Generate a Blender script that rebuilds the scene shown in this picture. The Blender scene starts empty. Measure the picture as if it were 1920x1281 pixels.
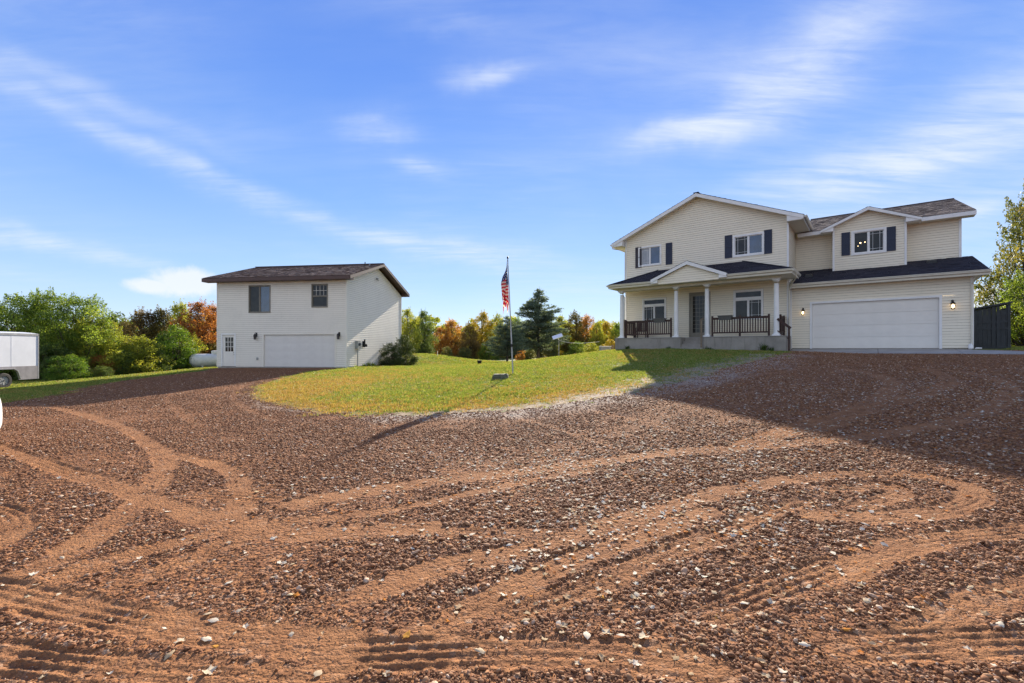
import bpy, math, random
import numpy as np
from mathutils import Vector, Matrix

sc = bpy.context.scene
R = math.radians
rng = np.random.default_rng(7)
random.seed(7)

# ---------------------------------------------------------------- camera
EYE = 1.5
cam_d = bpy.data.cameras.new('camera')
cam_d.sensor_width = 36.0
cam_d.lens = 16.0
cam_d.shift_y = 13.5 / 1920
cam_d.clip_start = 0.05
cam_d.clip_end = 3000
cam = bpy.data.objects.new('camera', cam_d)
cam.location = (0, 0, EYE)
cam.rotation_euler = (R(90), 0, 0)
sc.collection.objects.link(cam)
sc.camera = cam

# ---------------------------------------------------------------- sun, sky
SUN_AZ, SUN_EL = R(11.0), R(22.5)
sun_dir = Vector((math.sin(SUN_AZ) * math.cos(SUN_EL), math.cos(SUN_AZ) * math.cos(SUN_EL), math.sin(SUN_EL)))
sun_d = bpy.data.lights.new('sun', 'SUN')
sun_d.energy = 5.0
sun_d.angle = R(0.5)
sun_d.color = (1.0, 0.885, 0.72)
sun_o = bpy.data.objects.new('sun', sun_d)
sun_o.rotation_euler = sun_dir.to_track_quat('Z', 'Y').to_euler()
sun_o.location = (10, 60, 40)
sc.collection.objects.link(sun_o)
sc.view_settings.view_transform = 'Standard'
sc.view_settings.look = 'None'
sc.view_settings.gamma = 1
sc.view_settings.exposure = 1.27
sc.view_settings.use_curve_mapping = False
sc.render.film_transparent = False
sc.cycles.max_bounces = 6
sc.cycles.diffuse_bounces = 3
sc.cycles.transparent_max_bounces = 6

world = bpy.data.worlds.new('World')
sc.world = world
world.use_nodes = True
wt = world.node_tree
wt.nodes.clear()


class NB:
    """small helper to write node trees as expressions"""
    def __init__(s, tree): s.t = tree
    def n(s, kind, **kw):
        nd = s.t.nodes.new(kind)
        for k, v in kw.items(): setattr(nd, k, v)
        return nd
    def put(s, sock, v):
        if v is None: return
        if hasattr(v, 'links') or isinstance(v, bpy.types.NodeSocket): s.t.links.new(v, sock)
        else: sock.default_value = v
    def m(s, op, a, b=None, c=None, clamp=False):
        nd = s.n('ShaderNodeMath', operation=op); nd.use_clamp = clamp
        s.put(nd.inputs[0], a); s.put(nd.inputs[1], b); s.put(nd.inputs[2], c)
        return nd.outputs[0]
    def vm(s, op, a, b=None):
        nd = s.n('ShaderNodeVectorMath', operation=op)
        s.put(nd.inputs[0], a); s.put(nd.inputs[1], b)
        return nd.outputs[0]
    def mix(s, f, a, b, bt='MIX'):
        nd = s.n('ShaderNodeMix', data_type='RGBA', blend_type=bt)
        s.put(nd.inputs[0], f); s.put(nd.inputs[6], a); s.put(nd.inputs[7], b)
        return nd.outputs[2]
    def noise(s, vec, scale, detail=4, rough=.55, dist=0.0, col=False):
        nd = s.n('ShaderNodeTexNoise'); s.put(nd.inputs['Vector'], vec)
        nd.inputs['Scale'].default_value = scale; nd.inputs['Detail'].default_value = detail
        nd.inputs['Roughness'].default_value = rough; nd.inputs['Distortion'].default_value = dist
        return nd.outputs[1 if col else 0]
    def voro(s, vec, scale, feature='F1', out=0):
        nd = s.n('ShaderNodeTexVoronoi', feature=feature); s.put(nd.inputs['Vector'], vec)
        nd.inputs['Scale'].default_value = scale
        return nd.outputs[out]
    def ramp(s, f, stops):
        nd = s.n('ShaderNodeValToRGB'); s.put(nd.inputs[0], f)
        el = nd.color_ramp.elements
        while len(el) < len(stops): el.new(.5)
        for e, (p, c) in zip(el, stops):
            e.position = p
            e.color = (c, c, c, 1) if isinstance(c, (int, float)) else (*c[:3], 1)
        return nd.outputs[0]
    def rng(s, v, a, b, c=0.0, d=1.0):
        nd = s.n('ShaderNodeMapRange'); nd.interpolation_type = 'SMOOTHSTEP'
        s.put(nd.inputs[0], v)
        for i, q in enumerate((a, b, c, d)): nd.inputs[i + 1].default_value = q
        return nd.outputs[0]
    def attr(s, name, kind='GEOMETRY', out=2):
        nd = s.n('ShaderNodeAttribute', attribute_name=name, attribute_type=kind)
        return nd.outputs[out]


def build_world():
    b = NB(wt)
    tc = b.n('ShaderNodeTexCoord')
    vec = tc.outputs['Generated']
    sky = b.n('ShaderNodeTexSky', sky_type='NISHITA')
    sky.sun_disc = False
    sky.sun_elevation = SUN_EL
    sky.sun_rotation = SUN_AZ
    sky.altitude = 300
    sky.air_density = 1.0
    sky.dust_density = 0.05
    sky.ozone_density = 3.0
    sep = b.n('ShaderNodeSeparateXYZ'); b.put(sep.inputs[0], vec)
    x, y, z = sep.outputs
    az = b.m('MULTIPLY', b.m('ARCTAN2', x, y), 180 / math.pi)
    el = b.m('MULTIPLY', b.m('ARCSINE', z), 180 / math.pi)
    # high thin cloud sheet: wind-drawn noise on the cloud plane
    den = b.m('ADD', b.m('MAXIMUM', z, 0.0), .10)
    comb = b.n('ShaderNodeCombineXYZ')
    b.put(comb.inputs[0], b.m('DIVIDE', x, den)); b.put(comb.inputs[1], b.m('DIVIDE', y, den))
    pl = comb.outputs[0]
    mp = b.n('ShaderNodeMapping'); b.put(mp.inputs[0], pl)
    mp.inputs['Rotation'].default_value = (0, 0, R(18)); mp.inputs['Scale'].default_value = (.35, 1.5, 1)
    streak = b.noise(mp.outputs[0], 1.6, 9, .62, 1.2)
    fine = b.noise(mp.outputs[0], 5.5, 7, .6, .8)
    soft = b.noise(pl, .7, 4, .5, .5)
    # warp of the angles so that the banks have frayed edges
    wn = b.n('ShaderNodeSeparateColor'); b.put(wn.inputs[0], b.noise(vec, 3.0, 5, .6, 0, True))
    azw = b.m('ADD', az, b.m('MULTIPLY', b.m('SUBTRACT', wn.outputs[0], .5), 13))
    elw = b.m('ADD', el, b.m('MULTIPLY', b.m('SUBTRACT', wn.outputs[1], .5), 7))
    def bank(a0, e0, ra, re, tilt, amp, sharp=1.0):
        c, s_ = math.cos(R(tilt)), math.sin(R(tilt))
        da = b.m('SUBTRACT', azw, a0); de = b.m('SUBTRACT', elw, e0)
        u = b.m('ADD', b.m('MULTIPLY', da, c / ra), b.m('MULTIPLY', de, s_ / ra))
        v = b.m('ADD', b.m('MULTIPLY', da, -s_ / re), b.m('MULTIPLY', de, c / re))
        d = b.m('ADD', b.m('MULTIPLY', u, u), b.m('MULTIPLY', v, v))
        return b.m('MULTIPLY', b.m('POWER', 2.718, b.m('MULTIPLY', d, -sharp)), amp)
    banks = BANKS
    tot = None
    for q in banks:
        g = bank(*q)
        tot = g if tot is None else b.m('ADD', tot, g)
    wisp = b.noise(mp.outputs[0], 14, 6, .6, .6)
    tex = b.m('ADD', b.m('ADD', b.m('MULTIPLY', streak, .8), b.m('MULTIPLY', fine, .6)), b.m('MULTIPLY', wisp, .25))
    tex = b.rng(tex, .52, 1.2)
    cir = b.m('MULTIPLY', b.m('ADD', tot, b.m('MULTIPLY', b.rng(soft, .35, .8), .30)), b.m('ADD', b.m('MULTIPLY', tex, 1.0), .13))
    cir = b.m('MINIMUM', cir, .80)
    # two low fair-weather heaps near the horizon
    puff = b.noise(vec, 13, 9, .68, .3)
    heap = None
    for a0, e0, ra, re in HEAPS:
        da = b.m('DIVIDE', b.m('SUBTRACT', az, a0), ra); de = b.m('DIVIDE', b.m('SUBTRACT', el, e0), re)
        d = b.m('SQRT', b.m('ADD', b.m('MULTIPLY', da, da), b.m('MULTIPLY', de, de)))
        g = b.rng(b.m('ADD', d, b.m('MULTIPLY', b.m('SUBTRACT', puff, .5), 1.9)), 1.35, .6)
        heap = g if heap is None else b.m('MAXIMUM', heap, g)
    horizon = b.m('MULTIPLY', b.m('POWER', 2.718, b.m('MULTIPLY', b.m('MAXIMUM', el, 0), -1 / 9.0)), .50)
    skc = b.mix(1.0, sky.outputs[0], SKY_TINT, 'MULTIPLY')
    # even the sky towards a clear autumn blue (the sun's own glow is thin in dry air)
    blue = b.ramp(b.m('DIVIDE', el, 60.0), SKY_RAMP)
    blue = b.mix(1.0, blue, (SKY_GAIN,) * 3 + (1,), 'MULTIPLY')
    skc = b.mix(SKY_MIX, skc, blue)
    skc = b.mix(b.m('MULTIPLY', horizon, .5), skc, (*[c * SKY_GAIN for c in (.66, .78, .95)], 1))
    skc = b.mix(cir, skc, (*[c * SKY_GAIN for c in (.84, .90, .98)], 1))
    skc = b.mix(b.m('MULTIPLY', heap, .72), skc, (*[c * SKY_GAIN for c in (.95, .96, .98)], 1))
    bg = b.n('ShaderNodeBackground'); b.put(bg.inputs[0], skc); bg.inputs[1].default_value = SKY_STRENGTH
    out = b.n('ShaderNodeOutputWorld'); b.put(out.inputs[0], bg.outputs[0])


SKY_STRENGTH = 0.13
SKY_GAIN = 3.4
SKY_MIX = .88
SKY_TINT = (1.0, 1.0, 1.0, 1)
SKY_RAMP = [(0, (.60, .75, .95)), (.12, (.36, .56, .93)), (.28, (.20, .40, .88)), (.5, (.11, .27, .81)), (.75, (.075, .20, .71)), (1, (.08, .19, .64))]
# azimuth, elevation, half length, half height (degrees), tilt, amount
BANKS = [(-2.3, 31, 5.0, 1.0, 0, .62), (-16, 25, 4.2, 1.3, 5, .58), (-11, 21.5, 3.6, .9, -8, .5),
         (-40, 19.5, 15, .9, -13, .46), (-22, 14.5, 16, 1.1, -12, .44), (-3, 11.2, 10, 1.4, -5, .45),
         (-46, 9, 8, .7, -5, .6), (-44, 22.5, 10, 1.0, -9, .34), (-45, 31, 12, 5, 10, .16),
         (21, 23.5, 9, 1.5, 6, .62), (30, 26, 11, 3.8, 14, .46), (38, 33, 11, 5, 40, .55), (38, 17.5, 13, 2.8, 10, .75),
         (38, 12.8, 12, .8, 2, .55), (14, 32, 14, 4, -10, .16), (10, 8, 12, 1.2, 4, .28), (-15, 38, 14, 3, -10, .16),
         (-8, 35, 6, .8, 5, .28), (60, 20, 20, 6, 10, .5), (120, 28, 45, 14, 12, 1.6), (172, 34, 45, 20, -8, 2.4), (-168, 34, 45, 20, 8, 2.4), (-110, 30, 40, 14, 10, 1.5)]  # those behind the camera, out of view, are added to fill the shaded walls
HEAPS = [(-35.6, 6.7, 3.0, 1.3), (-38.3, 6.2, 1.8, .7), (46.5, 4.3, 4.0, 1.2)]
build_world()


# ---------------------------------------------------------------- materials
def mat(name):
    m = bpy.data.materials.new(name); m.use_nodes = True
    nt = m.node_tree; nt.nodes.clear()
    b = NB(nt)
    out = b.n('ShaderNodeOutputMaterial')
    p = b.n('ShaderNodeBsdfPrincipled')
    b.put(out.inputs[0], p.outputs[0])
    return m, b, p, out


def coord(b, kind='Object'):
    return b.n('ShaderNodeTexCoord').outputs[kind]


def bump(b, p, h, strength, dist=.01):
    nd = b.n('ShaderNodeBump'); nd.inputs['Strength'].default_value = strength; nd.inputs['Distance'].default_value = dist
    b.put(nd.inputs['Height'], h); b.put(p.inputs['Normal'], nd.outputs[0])


def plain(name, col, rough=.6, metal=0.0, var=.12, scale=6, bmp=.0, spec=.5, stretch=None):
    m, b, p, o = mat(name)
    co = coord(b)
    if stretch:
        mp = b.n('ShaderNodeMapping'); b.put(mp.inputs[0], co); mp.inputs['Scale'].default_value = stretch; co = mp.outputs[0]
    n1 = b.noise(co, scale, 6, .6)
    lo = tuple(c * (1 - var) for c in col) + (1,); hi = tuple(min(1, c * (1 + var)) for c in col) + (1,)
    b.put(p.inputs['Base Color'], b.mix(b.rng(n1, .3, .7), lo, hi))
    b.put(p.inputs['Roughness'], b.m('ADD', rough - .06, b.m('MULTIPLY', n1, .12)))
    p.inputs['Metallic'].default_value = metal
    p.inputs['Specular IOR Level'].default_value = spec
    if bmp: bump(b, p, b.noise(co, scale * 8, 4), bmp)
    return m


M = {}


def siding_mat(name, col, dirt):
    m, b, p, o = mat(name)
    co = coord(b)
    mp = b.n('ShaderNodeMapping'); b.put(mp.inputs[0], co); mp.inputs['Scale'].default_value = (.6, .6, 14)
    n1 = b.noise(mp.outputs[0], 1.2, 4)            # course to course shade
    n2 = b.noise(co, .7, 5, .6)
    mp2 = b.n('ShaderNodeMapping'); b.put(mp2.inputs[0], co); mp2.inputs['Scale'].default_value = (7, 7, .5)
    n3 = b.noise(mp2.outputs[0], 1.4, 5, .7)       # rain streaks
    c = b.mix(b.rng(n1, .3, .7), (*[q * .94 for q in col], 1), (*col, 1))
    c = b.mix(b.m('MULTIPLY', b.rng(n2, .42, .75), dirt), c, (*[q * .82 for q in col], 1))
    c = b.mix(b.m('MULTIPLY', b.rng(n3, .55, .8), dirt * .6), c, (.42, .39, .31, 1))
    b.put(p.inputs['Base Color'], c)
    p.inputs['Roughness'].default_value = .48
    p.inputs['Specular IOR Level'].default_value = .35
    bump(b, p, b.noise(co, 55, 3), .12, .004)
    return m


M['siding'] = siding_mat('cream vinyl siding', (.88, .80, .64), .3)
M['siding2'] = siding_mat('pale grey vinyl siding', (.84, .79, .69), .4)
M['white'] = plain('white painted trim', (.80, .79, .77), .45, var=.05, scale=3, bmp=.05)
M['almond'] = plain('almond aluminium gutter', (.68, .64, .53), .42, var=.06, scale=3)
M['door'] = plain('white door skin', (.80, .76, .69), .5, var=.03, scale=2, bmp=.06)
M['door2'] = plain('white garage door skin', (.73, .70, .65), .5, var=.03, scale=2, bmp=.06)
M['soffit'] = plain('soffit aluminium', (.66, .62, .52), .6, var=.05)
M['brown'] = plain('brown fascia paint', (.085, .045, .036), .5, var=.15)
M['shutter'] = plain('dark navy shutter', (.018, .026, .055), .55, var=.1)
M['shutter2'] = plain('faded charcoal shutter', (.045, .038, .045), .6, var=.1)
M['rail'] = plain('dark brown stained wood', (.05, .024, .018), .7, var=.3, scale=9, bmp=.3)
M['oldwood'] = plain('weathered brown wood', (.20, .15, .10), .8, var=.25, scale=9, bmp=.3)
M['frame'] = plain('grey brown window frame', (.22, .20, .16), .6, var=.1)
M['black'] = plain('black metal', (.012, .012, .013), .4, metal=.3, var=.2)
M['steel'] = plain('galvanised steel', (.42, .42, .42), .4, metal=.6, var=.15, scale=12)
M['greybox'] = plain('grey enamel box', (.30, .31, .30), .5, var=.1)
M['darkfence'] = plain('dark grey painted boards', (.035, .04, .045), .65, var=.2, scale=5, bmp=.2)
M['tank'] = plain('white tank paint', (.80, .79, .74), .4, var=.08, scale=3)
M['carpaint'] = plain('white car paint', (.78, .78, .77), .18, var=.02)
M['tyre'] = plain('tyre rubber', (.02, .02, .02), .8, var=.3, scale=20)
M['rim'] = plain('silver wheel rim', (.45, .46, .48), .35, metal=.7, var=.1)
M['skin'] = plain('white trailer skin', (.76, .78, .82), .35, var=.04, scale=1.5)
M['checker'] = plain('grey trailer lower panel', (.27, .26, .28), .45, metal=.3, var=.12, scale=4, bmp=.2)
M['planter'] = plain('grey plastic planter', (.09, .09, .085), .6, var=.15)
M['stone'] = plain('mossy concrete block', (.10, .105, .07), .9, var=.4, scale=7, bmp=.5)
M['barkd'] = plain('tree bark', (.07, .05, .038), .9, var=.4, scale=7, bmp=.6, stretch=(3, 3, .6))
M['lampred'] = plain('red lamp lens', (.3, .01, .01), .2)
M['wicker'] = plain('dark red brown chair', (.06, .028, .026), .6, var=.2, scale=12)


def concrete(name, col, dark):
    m, b, p, o = mat(name)
    co = coord(b)
    n1 = b.noise(co, 1.3, 7, .65); n2 = b.noise(co, 14, 6, .7)
    mp = b.n('ShaderNodeMapping'); b.put(mp.inputs[0], co); mp.inputs['Scale'].default_value = (5, 5, .5)
    n3 = b.noise(mp.outputs[0], 1.3, 5, .7)
    c = b.mix(b.rng(n1, .3, .7), (*[q * .72 for q in col], 1), (*col, 1))
    c = b.mix(b.m('MULTIPLY', b.rng(n3, .5, .8), dark), c, (.10, .085, .065, 1))
    c = b.mix(b.m('MULTIPLY', b.rng(n2, .45, .75), .3), c, (*[q * .6 for q in col], 1))
    b.put(p.inputs['Base Color'], c); p.inputs['Roughness'].default_value = .9
    bump(b, p, n2, .35, .01)
    return m


M['concrete'] = concrete('weathered porch concrete', (.34, .31, .27), .55)
M['apron'] = concrete('concrete apron', (.36, .34, .32), .15)


def shingle_mat(name, cols, grit):
    m, b, p, o = mat(name)
    co = coord(b)
    t = b.attr('tone')
    c = b.ramp(t, [(i / (len(cols) - 1), q) for i, q in enumerate(cols)])
    n = b.noise(co, 60, 4, .7); n2 = b.noise(co, .8, 4)
    c = b.mix(b.m('MULTIPLY', b.rng(n, .35, .7), grit), c, (*[q * 1.9 for q in cols[-1]], 1))
    c = b.mix(b.m('MULTIPLY', b.rng(n2, .4, .7), .35), c, (*[q * .8 for q in cols[0]], 1))
    b.put(p.inputs['Base Color'], c); p.inputs['Roughness'].default_value = .92
    p.inputs['Specular IOR Level'].default_value = .25
    bump(b, p, n, .5, .006)
    return m


M['shdark'] = shingle_mat('charcoal shingles', [(.018, .017, .025), (.03, .028, .038), (.042, .038, .048)], .25)
M['shgrey'] = shingle_mat('weathered brown grey shingles', [(.11, .085, .075), (.22, .175, .155), (.33, .26, .22), (.18, .165, .16)], .3)
M['shbrown'] = shingle_mat('brown blend shingles', [(.07, .045, .04), (.15, .105, .09), (.25, .165, .14), (.12, .10, .095)], .35)


def glass_mat(name, base, ior, tint_noise=0):
    m, b, p, o = mat(name)
    co = coord(b)
    n = b.noise(co, 2.2, 5, .6)
    b.put(p.inputs['Base Color'], b.mix(b.rng(n, .35, .7), (*[q * .5 for q in base], 1), (*base, 1)))
    p.inputs['Roughness'].default_value = .04
    p.inputs['IOR'].default_value = ior
    bump(b, p, b.noise(co, 1.1, 2), .05, .02)
    return m


M['glass'] = glass_mat('dark window glass', (.04, .036, .03), 1.42)
M['glassb'] = glass_mat('sky reflecting window glass', (.04, .06, .12), 2.0)
M['blind'] = plain('pale blind behind glass', (.35, .37, .40), .5, var=.1)
M['lens'] = glass_mat('lamp lens glass', (.10, .11, .13), 1.5)


def emis(name, col, s):
    m, b, p, o = mat(name)
    p.inputs['Base Color'].default_value = (*col, 1)
    p.inputs['Emission Color'].default_value = (*col, 1)
    p.inputs['Emission Strength'].default_value = s
    return m


M['bulb'] = emis('lit lamp bulb', (1.0, .72, .38), 2.2)
M['bulbw'] = emis('lit white bulb', (1.0, .9, .75), 5)
M['amber'] = plain('amber lamp glass', (.45, .26, .12), .2)


def leafmat(name, c0, c1, c2, tr=.45, rough=.55):
    """three-way leaf colour by a per-leaf random tone"""
    m, b, p, o = mat(name)
    t = b.attr('tone')
    oi = b.n('ShaderNodeObjectInfo')
    c = b.ramp(t, [(0, c0), (.5, c1), (1, c2)])
    b.put(p.inputs['Base Color'], c)
    p.inputs['Roughness'].default_value = rough
    p.inputs['Specular IOR Level'].default_value = .25
    tl = b.n('ShaderNodeBsdfTranslucent')
    b.put(tl.inputs[0], b.mix(1.0, c, (1.35, 1.25, .6, 1), 'MULTIPLY'))
    mx = b.n('ShaderNodeMixShader'); mx.inputs[0].default_value = tr
    b.put(mx.inputs[1], p.outputs[0]); b.put(mx.inputs[2], tl.outputs[0]); b.put(o.inputs[0], mx.outputs[0])
    return m


LEAF = {
    'green': leafmat('green leaves', (.08, .13, .026), (.15, .23, .042), (.30, .37, .075), .55),
    'bright': leafmat('bright green leaves', (.055, .12, .018), (.10, .19, .025), (.20, .26, .035)),
    'dark': leafmat('dark green leaves', (.055, .085, .028), (.10, .15, .045), (.18, .24, .065), .48),
    'yg': leafmat('yellow green leaves', (.14, .18, .03), (.28, .32, .05), (.46, .44, .09), .55),
    'yellow': leafmat('yellow leaves', (.20, .18, .02), (.36, .28, .025), (.48, .32, .03)),
    'orange': leafmat('orange leaves', (.20, .10, .03), (.42, .20, .05), (.55, .34, .09), .48),
    'red': leafmat('red orange leaves', (.16, .065, .025), (.36, .14, .045), (.46, .26, .08), .48),
    'olive': leafmat('olive brown leaves', (.07, .06, .02), (.12, .11, .03), (.20, .15, .04)),
    'brown': leafmat('bronze leaves', (.09, .065, .03), (.17, .12, .045), (.28, .20, .07)),
    'flagr': leafmat('red flag nylon', (.52, .010, .03), (.52, .010, .03), (.52, .010, .03), .2),
    'flagw': leafmat('white flag nylon', (.72, .66, .66), (.72, .66, .66), (.72, .66, .66), .35),
    'flagb': leafmat('blue flag nylon', (.02, .04, .16), (.02, .04, .16), (.02, .04, .16), .25),
    'deep': leafmat('deep green shrub leaves', (.022, .04, .014), (.045, .07, .022), (.085, .115, .035), .3),
    'spruce': leafmat('blue green needles', (.06, .09, .075), (.11, .155, .125), (.19, .25, .19), .38, .7),
    'willow': leafmat('silvery turning leaves', (.06, .085, .03), (.13, .15, .05), (.33, .27, .07), .4),
    'weed': leafmat('weed leaves', (.03, .05, .015), (.05, .09, .02), (.09, .13, .03), .3),
}

M['groove'] = plain('painted shade under the laps', (.50, .45, .35), .8, var=.2)  # darker siding tone that paints in the shade line below each course

# ---------------------------------------------------------------- mesh helpers
def link(o, parent=None):
    sc.collection.objects.link(o)
    if parent is not None: o.parent = parent
    return o


def tag(o, label=None, cat=None, group=None, kind=None):
    if label: o['label'] = label
    if cat: o['category'] = cat
    if group: o['group'] = group
    if kind: o['kind'] = kind
    return o


def empty(name, loc, rz=0.0, label=None, cat=None, group=None):
    o = bpy.data.objects.new(name, None)
    o.location = loc; o.rotation_euler = (0, 0, rz); o.empty_display_size = .2
    link(o)
    return tag(o, label, cat, group)


def np_mesh(name, V, F, attrs=None, smooth=False, mats=(), mi=None):
    """mesh from numpy vertices and equal-sized faces (n x k), with float point attributes"""
    me = bpy.data.meshes.new(name)
    V = np.ascontiguousarray(V, dtype=np.float32); F = np.ascontiguousarray(F, dtype=np.int32)
    k = F.shape[1]
    me.vertices.add(len(V)); me.vertices.foreach_set('co', V.ravel())
    me.loops.add(F.size); me.loops.foreach_set('vertex_index', F.ravel())
    me.polygons.add(len(F)); me.polygons.foreach_set('loop_start', np.arange(len(F), dtype=np.int32) * k)
    me.polygons.foreach_set('loop_total', np.full(len(F), k, dtype=np.int32))
    if smooth: me.polygons.foreach_set('use_smooth', np.ones(len(F), dtype=bool))
    for q in mats: me.materials.append(q)
    if mi is not None: me.polygons.foreach_set('material_index', np.asarray(mi, dtype=np.int32))
    for an, av in (attrs or {}).items():
        at = me.attributes.new(an, 'FLOAT', 'POINT'); at.data.foreach_set('value', np.asarray(av, dtype=np.float32))
    me.update(calc_edges=True)
    return me


class MB:
    """collects polygons; build() links them as ONE mesh object"""
    def __init__(s): s.v = []; s.f = []; s.mi = []; s.t = []; s.cur = 0; s.tone = None
    def poly(s, pts):
        i = len(s.v); s.v.extend(tuple(p) for p in pts); s.f.append(tuple(range(i, i + len(pts)))); s.mi.append(s.cur)
        s.t.extend([s.tone if s.tone is not None else .5] * len(pts))
    def quad(s, a, b, c, d): s.poly((a, b, c, d))
    def hexa(s, P):
        """P: 8 corners, bottom ring 0-3 then top ring 4-7"""
        for q in ((3, 2, 1, 0), (4, 5, 6, 7), (0, 1, 5, 4), (1, 2, 6, 5), (2, 3, 7, 6), (3, 0, 4, 7)):
            s.poly([P[i] for i in q])
    def box(s, x0, x1, y0, y1, z0, z1):
        s.hexa([(x0, y0, z0), (x1, y0, z0), (x1, y1, z0), (x0, y1, z0), (x0, y0, z1), (x1, y0, z1), (x1, y1, z1), (x0, y1, z1)])
    def slab(s, pts, t):
        """extrude a polygon (list of 3-D points) down by t"""
        lo = [(p[0], p[1], p[2] - t) for p in pts]
        s.poly(pts); s.poly(lo[::-1])
        n = len(pts)
        for i in range(n): j = (i + 1) % n; s.poly([pts[i], lo[i], lo[j], pts[j]])
    def prism(s, pts, d):
        """extrude polygon by vector d"""
        q = [(p[0] + d[0], p[1] + d[1], p[2] + d[2]) for p in pts]
        s.poly(pts); s.poly(q[::-1])
        n = len(pts)
        for i in range(n): j = (i + 1) % n; s.poly([pts[i], q[i], q[j], pts[j]])
    def beam(s, p, q, w, h, up=(0, 0, 1)):
        """box beam from p to q; w sideways, h along up"""
        p, q, up = Vector(p), Vector(q), Vector(up)
        d = (q - p).normalized(); side = d.cross(up)
        if side.length < 1e-4: side = Vector((1, 0, 0))
        side.normalize(); u = side.cross(d).normalized()
        A = [p + side * a * w / 2 + u * b * h / 2 for a, b in ((-1, -1), (1, -1), (1, 1), (-1, 1))]
        B = [x + (q - p) for x in A]
        s.hexa([tuple(A[0]), tuple(A[1]), tuple(B[1]), tuple(B[0]), tuple(A[3]), tuple(A[2]), tuple(B[2]), tuple(B[3])])
    def tube(s, pts, rad, n=10, cap=True):
        if not isinstance(rad, (list, tuple)): rad = [rad] * len(pts)
        pts = [Vector(p) for p in pts]; rings = []
        for i, p in enumerate(pts):
            d = (pts[min(i + 1, len(pts) - 1)] - pts[max(i - 1, 0)]).normalized()
            a = d.cross(Vector((0, 0, 1)) if abs(d.z) < .95 else Vector((1, 0, 0))).normalized(); b = d.cross(a)
            rings.append([tuple(p + (a * math.cos(2 * math.pi * k / n) + b * math.sin(2 * math.pi * k / n)) * rad[i]) for k in range(n)])
        for r0, r1 in zip(rings, rings[1:]):
            for k in range(n): j = (k + 1) % n; s.poly([r0[k], r0[j], r1[j], r1[k]])
        if cap: s.poly(rings[0][::-1]); s.poly(rings[-1])
    def build(s, name, mats, parent=None, loc=(0, 0, 0), rot=(0, 0, 0), smooth=False, tone=False, merge=False):
        me = s.mesh(name, mats, smooth, tone, merge)
        o = bpy.data.objects.new(name, me); o.location = loc; o.rotation_euler = rot
        return link(o, parent)
    def mesh(s, name, mats, smooth=False, tone=False, merge=False):
        me = bpy.data.meshes.new(name)
        me.from_pydata(s.v, [], s.f)
        for q in (mats if isinstance(mats, (list, tuple)) else [mats]): me.materials.append(q)
        me.polygons.foreach_set('material_index', s.mi)
        if tone:
            at = me.attributes.new('tone', 'FLOAT', 'POINT'); at.data.foreach_set('value', s.t)
        if merge:
            import bmesh
            bm = bmesh.new(); bm.from_mesh(me); bmesh.ops.remove_doubles(bm, verts=bm.verts, dist=1e-4); bmesh.ops.recalc_face_normals(bm, faces=bm.faces); bm.to_mesh(me); bm.free()
        if smooth:
            me.polygons.foreach_set('use_smooth', [True] * len(me.polygons))
        me.update()
        return me


def inst(me, name, parent=None, loc=(0, 0, 0), rot=(0, 0, 0), sca=(1, 1, 1)):
    o = bpy.data.objects.new(name, me); o.location = loc; o.rotation_euler = rot; o.scale = sca
    return link(o, parent)


# ---------------------------------------------------------------- terrain
CP=np.array([(0,0,0),(0,-6,0),(-4,3,-.02),(4,2.5,.08),(0,5,.02),(-7.5,7.5,-.05),(-2.1,6,.02),(-1.3,11,.03),(3,9.6,.36),(5,4.5,.2),(10,12,.68),(16,20.4,1.28),(19.2,18,1.28),(25,15,1.25),
(6.4,28.6,1.40),(13.7,22.8,1.37),(15,24.5,1.40),(20.4,20.3,1.42),(12,33,1.45),(15,45,1.4),(30,40,1.5),(6.8,33,1.22),(4.0,16.8,.66),(.04,18,.5),(-4.5,20,.3),(-9,16.5,-.02),(-5,13,.0),
(-15,26,.12),(-10.4,28.4,.30),(-19.2,29.7,.22),(-23,20.6,-.29),(-14,17,-.15),(-25,30,-.2),(-23,34,.05),(-7,37,.2),(-8.4,45,.97),(-4.5,46,.45),(-13,50,.3),(-6,60,.15),(2.6,45,.2),(-.3,36,.3),(1.9,33,.55),(5.4,38,.75),
(-60,80,0),(0,100,.2),(-60,30,-.4),(60,30,1.6),(80,80,.8),(60,-20,.2),(-40,-10,-.4),(0,-40,0),(150,150,.5),(-150,150,0),(150,-60,.3),(-150,-60,-.3),(0,220,.2),(0,-120,0),(-35,50,-.1),(30,70,.8)],float)
def tps_fit():
    P=CP[:,:2];n=len(P)
    d=((P[:,None]-P[None])**2).sum(2)
    K=.5*d*np.log(d+1e-9)+np.eye(n)*.3
    A=np.zeros((n+3,n+3));A[:n,:n]=K;A[:n,n]=1;A[:n,n+1:]=P;A[n,:n]=1;A[n+1:,:n]=P.T
    return np.linalg.solve(A,np.r_[CP[:,2],0,0,0])
W=tps_fit()
def base_z(x,y):
    x=np.asarray(x,float);y=np.asarray(y,float)
    z=W[-3]+W[-2]*x+W[-1]*y
    for i,(a,b,_) in enumerate(CP):
        d=(x-a)**2+(y-b)**2
        z=z+W[i]*.5*d*np.log(d+1e-9)
    return z


def in_poly(x, y, P):
    r = np.zeros(x.shape, bool); n = len(P)
    for i in range(n):
        x0, y0 = P[i]; x1, y1 = P[(i + 1) % n]
        if y0 == y1: continue
        c = ((y0 > y) != (y1 > y)) & (x < (x1 - x0) * (y - y0) / (y1 - y0) + x0)
        r ^= c
    return r


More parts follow.
